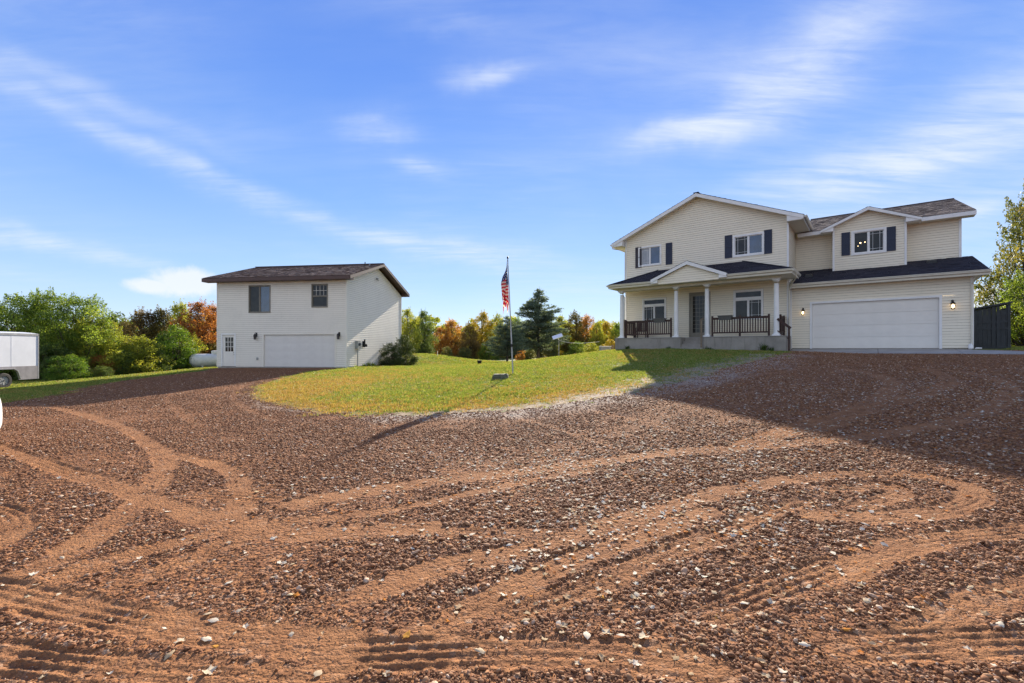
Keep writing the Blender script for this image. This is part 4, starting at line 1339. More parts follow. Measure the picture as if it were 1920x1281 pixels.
q.tube([(-2.93, PE + 1.1, 5.33), (-2.93, PE + 1.1, 5.15), (-3.28, VM - .3, 4.85), (-3.38, VM - .07, 4.6), (-3.38, VM - .07, 1.6)], .036, 6)
q.build('downspout', M['almond'], house, HL); q = MB()
q.tube([(-12.75, VM - .5, 5.35), (-12.75, VM - .4, 5.2), (-12.7, VM - .1, 4.85), (-12.7, VM - .05, 1.5)], .036, 6)
q.build('downspout', M['almond'], house, HL)
# entry gable
gk, ge = (-7.98, 6.38), 5.52
q = MB()
for s in (-1, 1):
    e = gk[0] + s * 2.04
    q.slab([(gk[0], 25.78, gk[1] - .02), (e, 25.78, ge - .02), (e, 26.05, ge - .02), (gk[0], VM, gk[1] - .02)], .1)
q.build('entry_gable_roof', M['white'], house, HL)
q = MB(); L = math.hypot(2.04, .86)
for s in (-1, 1):
    shingles(q, (gk[0] + s * 2.05, 25.76, ge - .01), (0, 1, 0), (-s * 2.04, 0, .86), [(0, 0), (.3, 0), (2.42, L), (0, L)], seed=51)
tag(q.build('shingles', M['shdark'], house, HL, tone=True), kind='stuff')
q = MB()
for s in (-1, 1):
    e = gk[0] + s * 2.04; w_ = gk[0] + s * 1.66
    q.prism([(gk[0], 25.76, gk[1] - .03), (e, 25.76, ge - .03), (e, 25.76, ge - .2), (w_, 25.76, ge + .38 * .42 - .2), (gk[0], 25.76, gk[1] - .22)], (0, -.03, 0))
    q.prism([(e, 25.765, ge - .18), (w_, 25.765, ge - .03), (w_, 25.765, 5.27), (e, 25.765, 5.27)], (0, .2, 0))
q.build('rake_board', M['white'], house, HL)
q = MB(); siding(q, gk[0] - 1.66, gk[0] + 1.66, 5.20, 5.46, 25.9); siding(q, gk[0] - 1.66, gk[0] + 1.66, 5.46, 6.2, 25.9, lo=lambda z: gk[0] - 1.66 + (z - 5.46) / .43, hi=lambda z: gk[0] + 1.66 - (z - 5.46) / .43)
q.build('entry_gable_wall', [M['siding'], M['groove']], house, HL)
# columns
q = MB(); H = PC - pt - .03 - .14
q.tube([(0, 0, .09), (0, 0, .5), (0, 0, H * .55), (0, 0, H - .22)], [.128, .126, .121, .108], 20, False)
q.tube([(0, 0, .07), (0, 0, .09), (0, 0, .12), (0, 0, .14)], [.155, .16, .15, .13], 20)
q.tube([(0, 0, H - .25), (0, 0, H - .235), (0, 0, H - .22)], [.11, .125, .11], 20)
q.tube([(0, 0, H - .14), (0, 0, H - .08), (0, 0, H - .06)], [.11, .15, .155], 20)
cm = q.mesh('column', M['white'], smooth=False, merge=True)
cm.polygons.foreach_set('use_smooth', [len(p.vertices) == 4 for p in cm.polygons])
cb = MB(); cb.box(-.18, .18, -.18, .18, 0, .07); cbm = cb.mesh('column_base', M['white'])
cc = MB(); cc.box(-.165, .165, -.165, .165, H - .06, H); ccm = cc.mesh('column_capital', M['white'])
for u in (-12.19, -8.83, -7.13, -3.76):
    o = inst(cm, 'column', house, (u + 8, 26.6 - 28.2, pt + .03 - 1.4)); inst(cbm, 'column_base', o); inst(ccm, 'column_capital', o)
# railings: thing house > railing > post, baluster
zb = pt + .03
def railing(u0, u1, posts, v=26.6):
    q = MB(); q.box(u0, u1, v - .045, v + .045, 3.16, 3.20); q.box(u0, u1, v - .02, v + .02, 3.09, 3.16); q.box(u0, u1, v - .02, v + .02, 2.33, 2.41)
    r_ = q.build('railing', M['rail'], house, HL)
    pm = MB(); pm.box(-.045, .045, -.045, .045, 0, 1.13); pm = pm.mesh('post', M['rail'])
    for u in posts: inst(pm, 'post', r_, (u, v, zb))
    bm_ = MB(); bm_.box(-.026, .026, -.02, .02, 2.40 - zb, 3.10 - zb); bm_ = bm_.mesh('baluster', M['rail'])
    for a, b_ in zip(posts, posts[1:]):
        n = max(1, round((b_ - a) / .128)) 
        for k in range(1, n): inst(bm_, 'baluster', r_, (a + (b_ - a) * k / n, v + .001, zb))
    return r_
railing(-11.98, at(1258, 26.6)[0], [-11.98, at(1214, 26.6)[0], at(1258, 26.6)[0]])
railing(at(1335.5, 26.6)[0], at(1441.5, 26.6)[0], [at(1335.5, 26.6)[0], at(1387, 26.6)[0], at(1441.5, 26.6)[0]])
# side railings seen end on
def side_railing(u, v0, v1):
    q = MB(); q.box(u - .045, u + .045, v0, v1, 3.16, 3.20); q.box(u - .02, u + .02, v0, v1, 3.09, 3.16); q.box(u - .02, u + .02, v0, v1, 2.33, 2.41)
    r_ = q.build('railing', M['rail'], house, HL)
    pm = MB(); pm.box(-.045, .045, -.045, .045, 0, 1.1); pm = pm.mesh('post', M['rail'])
    for v in (v0 + .1, v1 - .06): inst(pm, 'post', r_, (u, v, zb))
    bm_ = MB(); bm_.box(-.016, .016, -.02, .02, 2.40 - zb, 3.10 - zb); bm_ = bm_.mesh('baluster', M['rail'])
    for k in range(1, 9): inst(bm_, 'baluster', r_, (u + .001, v0 + .1 + (v1 - v0 - .16) * k / 9, zb))
side_railing(-12.02, 26.75, 28.16); side_railing(-3.62, 26.8, 28.16)
# handrail of the side steps
q = MB(); q.box(-3.235, -3.155, 26.46, 26.54, 1.3, 2.62); q.beam((-3.70, 26.5, 3.02), (-3.12, 26.5, 2.52), .05, .12); q.beam((-3.70, 26.5, 2.42), (-3.2, 26.5, 1.98), .03, .05)
q.build('stair_handrail', M['rail'], house, HL)
q = MB(); q.box(st1 - .13, st1 - .05, pf - .14, pf - .06, 1.36, 3.15); q.beam((st1 - .09, pf - .1, 3.12), (st1 - .09, pf + .25, 3.2), .07, .05); q.build('wooden_newel_post', M['oldwood'], house, HL)

# ---- windows, doors, shutters
window(house, HL, *uw1, VM, 1, 'L', [M['blind'], M['glassb']], cw=.09)
window(house, HL, *uw2, VM, 1, 'L', [M['glass'], M['glassb']], cw=.10)
window(house, HL, *lw1, VM, 1, 'L', M['glass'], transom=(4.30, 4.19), cw=.08)
window(house, HL, *lw2, VM, 1, 'R', M['glass'], transom=(4.36, 4.24), cw=.08)
wd = window(house, HL, *dw, 30.6, 1, 'R', M['glass'], cw=.11)
for (px, py, s) in ((1613, 455.5, .85), (1621.5, 454, .6), (1608.5, 461.5, .45)):
    u, Z = at(px, 30.6); z = 1.5 + (654 - py) / 853 * Z
    q = MB(); q.tube([(u - .0, 30.63, z - .035 * s), (u, 30.63, z - .02 * s), (u, 30.63, z + .02 * s), (u, 30.63, z + .035 * s)], [.012 * s, .04 * s, .04 * s, .012 * s], 8); q.build('lit_bulb', M['bulb'], wd)
for a, mt in ((at(1191.6, VM)[0], M['shutter2']), (at(1248.5, VM)[0], M['shutter'])): shutter(house, HL, a, a + .40, 6.72, 8.06, VM, mt)
for a in (at(1359, VM)[0], at(1432.5, VM)[0]): shutter(house, HL, a, a + .39, 6.69, 7.99, VM, M['shutter'])
for a, b_ in ((1577.5, 1593.6), (1662, 1679.5)): shutter(house, HL, at(a, 30.6)[0], at(b_, 30.6)[0], 6.55, 7.80, 30.6, M['shutter'])
q = MB(); frame_box(q, dr[0], dr[1], dr[2] + .09, dr[3], .085, VM - .04, VM + .02); fdo = q.build('front_door', M['frame'], house, HL)
q = MB(); a, b_, c, d = dr
q.box(a, a + .13, VM - .01, VM + .03, c, d); q.box(b_ - .13, b_, VM - .01, VM + .03, c, d); q.box(a + .13, b_ - .13, VM - .01, VM + .03, d - .14, d); q.box(a + .13, b_ - .13, VM - .01, VM + .03, c, c + .3)
q.build('storm_door_frame', M['frame'], fdo)
q = MB(); q.box(a + .13, b_ - .13, VM + .008, VM + .014, c + .3, d - .14); q.build('pane', M['glass'], fdo)
q = MB()
for k in range(1, 4): xx = a + .13 + (b_ - a - .26) * k / 4; q.box(xx - .008, xx + .008, VM - .002, VM + .007, c + .3, d - .14)
for k in range(1, 9): zz = c + .3 + (d - c - .44) * k / 9; q.box(a + .13, b_ - .13, VM - .0015, VM + .0065, zz - .008, zz + .008)
q.build('grille', M['frame'], fdo)
q = MB(); q.tube([(b_ - .065, VM - .08, c + 1.0), (b_ - .065, VM - .02, c + 1.0)], [.03, .015], 8); q.build('handle', M['steel'], fdo)
q = MB(); frame_box(q, gdo[0], gdo[1], gdo[2] + .1, gdo[3], .1, VG - .035, VG + .02)
q2 = MB(); q2.box(gdo[0] - .1, gdo[0], VG - .036, VG + .12, 1.5, gdo[3] + .1); q2.box(gdo[1], gdo[1] + .1, VG - .036, VG + .12, 1.5, gdo[3] + .1); q2.box(gdo[0], gdo[1], VG - .036, VG + .12, gdo[3], gdo[3] + .1)
q2.build('garage_door_trim', M['white'], house, HL)
garage_door(house, HL, gdo[0], gdo[1], 1.505, gdo[3], VG + .07, M['door'])
ul, Zl = at(1505.7, VG); wall_lamp(house, HL, ul, 1.5 + (654 - 585) / 853 * Zl, VG, True, 1.0)
ul, Zl = at(1785.5, VG); wall_lamp(house, HL, ul, 1.5 + (654 - 572) / 853 * Zl, VG, True, 1.12)

# ---- concrete apron (own shape, part of the setting)
q = MB()
ax_ = [(-3.25, 28.58), (-3.2, 26.05), (.3, 26.05), (.3, 28.58)]
segs = [(-3.25, .28), (.30, 3.0), (3.02, 6.3)]
for a, b_ in segs:
    z1_, z0_ = 1.485, 1.30
    yb = 28.58 if b_ < 5 else 27.6
    pts = [(*hw(a, 26.05), z0_), (*hw(b_, 26.05), z0_ + (0 if b_ < 5 else -.02)), (*hw(b_, yb if b_ < 5 else 26.6), z1_ if b_ < 5 else 1.34), (*hw(a, 28.58), z1_)]
    q.slab(pts, .35)
o = q.build('concrete_apron', M['apron']); tag(o, kind='structure')

# ---------------------------------------------------------------- left outbuilding
ga = R(8.0)
gar = empty('outbuilding', (-10.38, 28.5, .33), -ga, 'two-storey pale grey sided outbuilding with garage door and brown-edged roof', 'building')
GL = (0, 0, -.33)
W_, D_ = 8.95, 9.0
zt = 5.80; rz_, ez_ = 7.63, 6.04; gs = (rz_ - ez_) / 5.02
lwd = (-6.65, -5.22, 3.86, 5.53); rwd = (-2.28, -1.28, 4.16, 5.53); pdr = (-8.58, -7.72, .36, 2.40); gdr = (-5.64, -.77, .34, 2.40)
q = MB()
siding(q, -W_, 0, .33, 5.80, 0, holes=[(lwd[0] - .05, lwd[1] + .05, lwd[2] - .05, lwd[3] + .05), (rwd[0] - .05, rwd[1] + .05, rwd[2] - .05, rwd[3] + .05), (pdr[0] - .1, pdr[1] + .1, 0, pdr[3] + .1), (gdr[0] - .1, gdr[1] + .1, 0, gdr[3] + .1)])
siding(q, 0, D_, .33, 5.85, 0, 'y', 1); siding(q, 0, D_, 5.85, 7.5, 0, 'y', 1, lo=lambda z: (z - 5.85) / .335, hi=lambda z: D_ - (z - 5.85) / .335)
siding(q, 0, D_, .33, 5.85, -W_, 'y', -1); siding(q, 0, D_, 5.85, 7.5, -W_, 'y', -1, lo=lambda z: (z - 5.85) / .335, hi=lambda z: D_ - (z - 5.85) / .335)
siding(q, -W_, 0, .33, 5.8, D_, 'x', 1)
q.build('wall', [M['siding2'], M['groove']], gar, GL)
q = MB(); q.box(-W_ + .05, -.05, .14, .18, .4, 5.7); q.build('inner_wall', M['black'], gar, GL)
q = MB()
for x in (-W_, 0):
    q.box(x - .04, x + .04, -.03, .05, .30, 5.80); q.box(x - .04, x + .04, D_ - .05, D_ + .03, .30, 5.80)
q.build('corner_post', M['siding2'], gar, GL)
q = MB(); q.box(-W_ + .02, -.02, .02, D_ - .02, -.3, .34); q.build('foundation', M['concrete'], gar, GL)
x0, x1 = -9.62, .52; cy_ = 4.5
q = MB()
for s in (-1, 1):
    q.slab([(x0, cy_ + s * 5.02, ez_ - .02), (x1, cy_ + s * 5.02, ez_ - .02), (x1, cy_, rz_ - .02), (x0, cy_, rz_ - .02)], .12)
q.build('roof', M['brown'], gar, GL)
q = MB(); L = math.hypot(5.04, rz_ - ez_)
for s in (-1, 1): shingles(q, (x0 - .01, cy_ + s * 5.04, ez_ - .006), (1, 0, 0), (0, -s * 5.04, rz_ - ez_), [(0, 0), (x1 - x0 + .02, 0), (x1 - x0 + .02, L), (0, L)], seed=61 + s, lift=.014)
q.tone = .2; q.beam((x0, cy_, rz_ + .015), (x1, cy_, rz_ + .015), .28, .03)
tag(q.build('shingles', M['shbrown'], gar, GL, tone=True), kind='stuff')
q = MB()
q.box(x0, x1, cy_ - 5.05, cy_ - 5.02, ez_ - .24, ez_ - .025); q.box(x0, x1, cy_ + 5.02, cy_ + 5.05, ez_ - .24, ez_ - .025)
for x in (x0 - .03, x1):
    for s in (-1, 1): q.prism([(x, cy_ + s * 5.02, ez_ - .03), (x, cy_, rz_ - .03), (x, cy_, rz_ - .2), (x, cy_ + s * 5.02, ez_ - .24)], (.03, 0, 0))
q.box(x0, x1, cy_ - 5.01, 0, ez_ - .245, ez_ - .225); q.box(x0, x1, D_, cy_ + 5.01, ez_ - .245, ez_ - .225)
q.prism([(x1 - .015, cy_ - 5.01, ez_ - .23), (x1 - .015, 0, ez_ - .23), (x1 - .015, 0, ez_ + .02)], (-.5, 0, 0)); q.prism([(x1 - .015, cy_ + 5.01, ez_ - .23), (x1 - .015, D_, ez_ - .23), (x1 - .015, D_, ez_ + .02)], (-.5, 0, 0))
q.build('fascia', M['brown'], gar, GL)
q = MB(); q.tube([(-.5, 3.6, 7.1), (-.5, 3.6, 7.62)], .035, 8); q.build('vent_pipe', M['black'], gar, GL)
q = MB(); q.tube([(-.3, 3.9, 7.2), (-.3, 3.9, 7.5)], .045, 8); q.build('vent_pipe', M['steel'], gar, GL)
window(gar, GL, *lwd, 0, 1, None, [M['glass'], M['glassb']], casing=M['frame'], sash=M['frame'], cw=.05)
# single hung window with a gridded upper sash
wd2 = window(gar, GL, rwd[0], rwd[1], rwd[2], rwd[3], 0, 1, None, M['glass'], casing=M['frame'], sash=M['frame'], cw=.05, transom=(4.84, 4.80), split=None)
q = MB()
for k in range(1, 4): xx = rwd[0] + (rwd[1] - rwd[0]) * k / 4; q.box(xx - .009, xx + .009, .022, .034, 4.86, 5.50)
q.box(rwd[0] + .03, rwd[1] - .03, .0225, .0335, 5.17, 5.19); q.build('grille', M['siding2'], wd2)
# entry door
q = MB(); a, b_, c, d = pdr
q.box(a - .1, a, -.03, .08, c, d + .1); q.box(b_, b_ + .1, -.03, .08, c, d + .1); q.box(a, b_, -.03, .08, d, d + .1); dd = q.build('entry_door', M['white'], gar, GL)
q = MB(); wx0, wx1, wz0, wz1 = a + .16, b_ - .12, 1.32, 2.24
q.box(a, wx0, .03, .07, c, d); q.box(wx1, b_, .03, .07, c, d); q.box(wx0, wx1, .03, .07, wz1, d); q.box(wx0, wx1, .03, .07, c, wz0)
q.box(a + .1, b_ - .1, .026, .03, .5, 1.18)
for k in (1, 2):
    xx = wx0 + (wx1 - wx0) * k / 3; q.box(xx - .014, xx + .014, .03, .06, wz0, wz1); zz = wz0 + (wz1 - wz0) * k / 3; q.box(wx0, wx1, .031, .059, zz - .014, zz + .014)
q.build('door_leaf', M['door'], dd)
q = MB(); q.box(wx0, wx1, .05, .055, wz0, wz1); q.build('pane', M['glass'], dd)
q = MB(); q.tube([(b_ - .05, -.05, 1.25), (b_ - .05, .03, 1.25)], [.028, .014], 8); q.tube([(b_ - .05, -.02, 1.12), (b_ - .05, .03, 1.12)], .02, 8); q.build('handle', M['steel'], dd)
q = MB(); q.box(gdr[0] - .1, gdr[0], -.035, .1, .33, gdr[3] + .1); q.box(gdr[1], gdr[1] + .1, -.035, .1, .33, gdr[3] + .1); q.box(gdr[0], gdr[1], -.035, .1, gdr[3], gdr[3] + .1); q.build('garage_door_trim', M['siding2'], gar, GL)
garage_door(gar, GL, gdr[0], gdr[1], .345, gdr[3], .06, M['door2'])
wall_lamp(gar, GL, -6.14, 2.3, 0, False, 1.15); wall_lamp(gar, GL, -.44, 2.3, 0, False, 1.15)
q = MB(); q.box(-6.14, -6.02, -.06, -.01, .78, .94); q.build('outlet_box', M['greybox'], gar, GL)
q = MB(); q.box(.01, .16, 4.25, 4.36, 6.46, 6.58); q.tube([(.1, 4.3, 6.48), (.2, 4.2, 6.38)], [.03, .05], 8); q.build('flood_light', M['greybox'], gar, GL)
# meter on its mast
q = MB(); q.box(.016, .20, 1.12, 1.52, 1.5, 2.02); q.tube([(.1, 1.3, 1.5), (.1, 1.3, .2)], .04, 8); q.box(.016, .1, 1.62, 1.76, 1.55, 1.9); m_ = q.build('electric_meter_box', M['greybox'], gar, GL)
q = MB(); q.tube([(.2, 1.32, 1.78), (.29, 1.32, 1.78)], [.10, .085], 14); q.build('meter_glass', M['lens'], m_)
q = MB(); q.box(.016, .12, 2.15, 2.35, 1.62, 2.0); q.tube([(.14, 2.2, 1.6), (.16, 2.2, 2.12)], .05, 6); q.tube([(.16, 2.35, 1.8), (.18, 2.42, 1.66)], .07, 8); q.build('hose_reel', M['black'], gar, GL)


# ---------------------------------------------------------------- things in the yard
# flagpole
fz = gz(.04, 18)
fp = empty('flagpole', (.04, 18, fz), 0, 'slightly leaning thin metal flagpole standing on the lawn', 'flagpole')
top = Vector((-.21, 0, 4.58))
q = MB(); q.tube([(0, 0, -.1), tuple(top * .36)], .030, 10); q.tube([tuple(top * .36), tuple(top * .97)], [.025, .018], 10); q.build('pole', M['steel'], fp)
q = MB(); q.tube([tuple(top * .965), tuple(top)], [.018, .014], 8); q.tube([tuple(top * .995), tuple(top * 1.005), tuple(top * 1.015)], [.03, .04, .012], 8); q.build('finial', M['black'], fp)
q = MB(); p_ = top * .245; q.tube([(p_.x - .05, -.05, p_.z), (p_.x + .06, -.04, p_.z)], .02, 6); q.box(p_.x - .04, p_.x + .03, -.07, -.02, p_.z - .06, p_.z + .06); p2 = top * .285; q.tube([(p2.x - .15, -.02, p2.z), (p2.x, -.03, p2.z)], .012, 6); q.build('cleat', M['black'], fp)
# flag: hangs limp from its top corner, tattered fly end
def flag():
    NU, NV = 96, 52
    V = []; F = []; mi = []
    r = np.random.default_rng(3)
    for i in range(NU + 1):
        f = i / NU
        for j in range(NV + 1):
            h = j / NV
            zz = 4.50 - .50 * h - 1.78 * f * (1 - .30 * h * (1 - f)) 
            sp = .09 + .28 * min(1, f * 2.2) * (1 - .25 * f)
            fold = math.sin(h * 9.5 + f * 3.2) * .028 + math.sin(h * 21 + f * 7) * .008
            xx = -.245 + (.012 if f < .02 else 0) - sp * (.15 + .85 * (.5 + .5 * math.sin(h * 7.0 - 1.2 + f * 1.6))) * min(1, f * 3 + .05) + .07 * f - .0 * h + (.075 if f > .33 else .075 * f / .33)
            yy = -.03 - (fold + .10 * math.cos(h * 7.0 - 1.2 + f * 1.6)) * min(1, f * 4)
            V.append((xx, yy, zz))
    for i in range(NU):
        for j in range(NV):
            f = (i + .5) / NU; h = (j + .5) / NV
            rag = .86 + .12 * math.sin(h * 17) * math.sin(h * 41 + 1) + .04 * math.sin(h * 73)
            if f > rag: continue
            if (f - .78) ** 2 / .0009 + (h - .55) ** 2 / .004 < 1 or (f - .85) ** 2 / .001 + (h - .25) ** 2 / .002 < 1: continue
            a = i * (NV + 1) + j
            F.append((a, a + 1, a + NV + 2, a + NV + 1))
            stripe = int(f * 27 + h * 4) if f < .66 else int(h * 6 + 1.4 * math.sin(f * 9)) * 2 + (1 if (h * 6 + 1.4 * math.sin(f * 9)) % 1 > .68 else 0)
            if f < .42 + .05 * math.sin(h * 5):
                gi, gj = i % 6, j % 5
                mi.append(1 if (gi in (2, 3) and gj == 2) or (gi == 2 and gj in (1, 3)) else 2)
            else: mi.append(0 if stripe % 2 == 0 else 1)
    me = np_mesh('flag', np.array(V), np.array(F), None, True, (LEAF['flagr'], LEAF['flagw'], LEAF['flagb']), mi)
    o = inst(me, 'flag', None, (.04, 18, fz))
    return tag(o, 'tattered stars and stripes flag hanging limp from the flagpole', 'flag')
flag()
# block at the foot of the pole, and dug earth
bx, by = -.42, 16.8
q = MB(); q.hexa([(-.34, -.2, -.1), (.30, -.22, -.1), (.32, .2, -.1), (-.30, .22, -.1), (-.28, -.16, .15), (.26, -.18, .17), (.29, .17, .18), (-.27, .18, .16)])
import bmesh
def rough_block(q, name, mt, loc, amt, label, cat):
    me = q.mesh(name, mt, merge=True); bm = bmesh.new(); bm.from_mesh(me)
    bmesh.ops.bevel(bm, geom=bm.edges[:], offset=.03, segments=2, affect='EDGES'); bmesh.ops.subdivide_edges(bm, edges=bm.edges[:], cuts=3, use_grid_fill=True)
    r = random.Random(9)
    for v in bm.verts: v.co += Vector((r.uniform(-1, 1), r.uniform(-1, 1), r.uniform(-1, 1))) * amt
    bm.to_mesh(me); bm.free(); o = inst(me, name, None, loc); return tag(o, label, cat)
rough_block(q, 'concrete_block', M['stone'], (bx, by, gz(bx, by)), .008, 'mossy rough concrete block lying on the lawn at the foot of the flagpole', 'block')
# small dark bucket on the lawn
bx, by = at_px = (-2.0, 28.0)
q = MB(); q.tube([(0, 0, 0), (0, 0, .29)], [.11, .14], 14); q.tube([(0, 0, .27), (0, 0, .30)], [.15, .15], 14); tag(q.build('bucket', M['black'], None, (bx, by, gz(bx, by) - .02)), 'small black bucket standing alone on the lawn', 'bucket')
# marker stake
q = MB(); q.box(-.02, .02, -.02, .02, 0, .5); tag(q.build('marker_stake', M['white'], None, (-7.2, 44, gz(-7.2, 44) - .05)), 'thin white marker stake on the grassy mound', 'stake')

# satellite dish
sx, sy = 3.35, 33.5; sz = gz(sx, sy)
sd = empty('satellite_dish', (sx, sy, sz), 0, 'flat white satellite dish tilted on a thin mast behind the lawn', 'satellite dish')
q = MB(); q.tube([(.1, 0, -.1), (.1, 0, 1.45)], .022, 8); q.build('mast', M['steel'], sd)
q = MB(); c_ = Vector((0, 0, 1.66)); a1 = Vector((.36, .05, .12)); a2 = Vector((-.02, .30, .12)); nn = a1.cross(a2).normalized() * .04
q.prism([tuple(c_ - a1 - a2), tuple(c_ + a1 - a2), tuple(c_ + a1 + a2), tuple(c_ - a1 + a2)], tuple(nn)); q.tube([(.1, 0, 1.42), tuple(c_)], .03, 8); q.build('dish_panel', M['white'], sd)
q = MB(); q.tube([(.1, 0, 1.4), (.8, .1, 1.22), (1.8, .3, 1.18), (3.2, .6, 1.3)], .012, 5); q.build('cable', M['white'], sd)
# utility box beside the house
ux, uy = 6.75, 33.0; uz = gz(ux, uy)
ub = empty('heat_pump_box', (ux, uy, uz), 0, 'low dark utility box with pale lid by the left end of the house', 'utility box')
q = MB(); q.box(-.36, .36, -.3, .3, -.05, .42)
for k in range(5): q.box(-.32, .32, -.312, -.3, .04 + k * .07, .07 + k * .07)
q.build('casing', M['greybox'], ub)
q = MB(); q.box(-.39, .39, -.33, .33, .42, .47); q.build('lid', M['white'], ub)
q = MB(); q.box(.44, .62, -.1, .05, -.1, .55); q.build('post', M['oldwood'], ub)

# propane tank
tx, ty = -24.0, 33.8; tz = gz(tx, ty)
pt_ = empty('propane_tank', (tx, ty, tz + .02), R(42), 'long white propane tank lying at the left of the outbuilding', 'tank')
q = MB(); rr = .50; n = 22
prof = [(-.0, .02)] + [(.42 - .42 * math.cos(t_ * math.pi / 2 / 7), rr * math.sin(t_ * math.pi / 2 / 7)) for t_ in range(1, 8)]
L_ = 3.3
pts = [(x, 0, .62) for x, _ in prof] + [(L_ - x, 0, .62) for x, _ in prof[::-1]]
q.tube(pts, [r_ for _, r_ in prof] + [r_ for _, r_ in prof[::-1]], n); q.build('vessel', M['tank'], pt_, smooth=True, merge=True)
q = MB(); q.tube([(L_ * .5, 0, 1.08), (L_ * .5, 0, 1.28)], [.24, .24], 16, False); q.tube([(L_ * .5, 0, 1.28), (L_ * .5, 0, 1.33), (L_ * .5, 0, 1.36)], [.26, .24, .12], 16); q.build('valve_dome', M['tank'], pt_)
for x in (.8, L_ - .8):
    q = MB(); q.box(x - .05, x + .05, -.35, .35, .0, .22); q.build('foot', M['tank'], pt_)
q = MB(); q.tube([(L_ * .5 + .2, -.1, 1.2), (L_ * .5 + .28, -.42, 1.0), (L_ * .5 + .3, -.52, .6), (L_ * .5 + .2, -.4, .05)], .02, 6); q.build('gas_line', M['steel'], pt_)

# enclosed trailer
trl = empty('enclosed_trailer', (-23.0, 20.6, gz(-23, 20.6)), 0, 'white enclosed cargo trailer with grey lower panels parked on the grass', 'trailer')
X1, Xw = 0.0, -2.15; y0_, y1_ = -4.4, 1.5; zl, zm, zh = .34, .97, 2.50
ZR = .34   # axle height
def side(x, s):
    # lower grey skirt with the wheel cut-out
    q = MB(); n = 14
    arc = [(-.62, zl), (-.50, .74), (-.34, .83), (.34, .83), (.50, .74), (.62, zl)]
    pts = [(y0_, zl)] + arc + [(y1_, zl), (y1_, zm), (y0_, zm)]
    q.box(x, x + s * .012, y0_, -.62, zl, zm) if s > 0 else q.box(x + s * .012, x, y0_, -.62, zl, zm)
    a, b_ = sorted((x, x + s * .012))
    q.box(a, b_, .62, y1_, zl, zm); q.box(a, b_, -.62, .62, .83, zm)
    q.prism([(a, -.62, zl), (a, -.62, .83), (a, -.34, .83), (a, -.50, .74)], (b_ - a, 0, 0)); q.prism([(a, .62, zl), (a, .62, .83), (a, .34, .83), (a, .50, .74)], (b_ - a, 0, 0))
    return q
q = side(X1, 1); q.build('lower_panel', M['checker'], trl); q = side(Xw, -1); q.build('lower_panel', M['checker'], trl)
q = MB(); q.box(Xw + .001, X1 - .001, y0_, y1_, .86, zm - .01); q.build('floor_deck', M['checker'], trl)
q = MB(); q.box(Xw, X1, y0_ + .01, y1_ - .01, zm, zh); q.build('body', M['skin'], trl)
q = MB()
for k in range(1, 5): yy = y0_ + (y1_ - y0_) * k / 5 ; q.box(X1 + .0005, X1 + .004, yy - .02, yy + .02, zm + .01, zh - .09)
q.build('panel_seam', M['skin'], trl)
q = MB(); q.box(X1, X1 + .02, y0_, y1_ + .01, zh - .09, zh + .01); q.box(Xw, X1 + .02, y1_ - .01, y1_ + .02, zh - .09, zh + .01); q.box(X1 - .03, X1 + .016, y1_ - .03, y1_ + .016, zl, zh - .09); q.build('edge_trim', M['rim'], trl)
q = MB(); n = 6
for k in range(n):
    a0, a1_ = -1.07 + 2.14 * k / n, -1.07 + 2.14 * (k + 1) / n; h = lambda a: zh + .01 + .09 * (1 - (a / 1.07) ** 2)
    q.quad((a0 - 1.075, y0_, h(a0)), (a1_ - 1.075, y0_, h(a1_)), (a1_ - 1.075, y1_ + .01, h(a1_)), (a0 - 1.075, y1_ + .01, h(a0)))
q.build('roof', M['skin'], trl)
q = MB(); arcs = [(.66, .40), (.54, .78), (.36, .88), (-.36, .88), (-.54, .78), (-.66, .40)]
for (a, b_), (c, d) in zip(arcs, arcs[1:]): q.hexa([(X1, a, b_), (X1 + .09, a, b_), (X1 + .09, c, d), (X1, c, d), (X1, a * .94, b_ - .03), (X1 + .09, a * .94, b_ - .03), (X1 + .09, c * .94, d - .03), (X1, c * .94, d - .03)])
q.build('fender', M['rim'], trl)


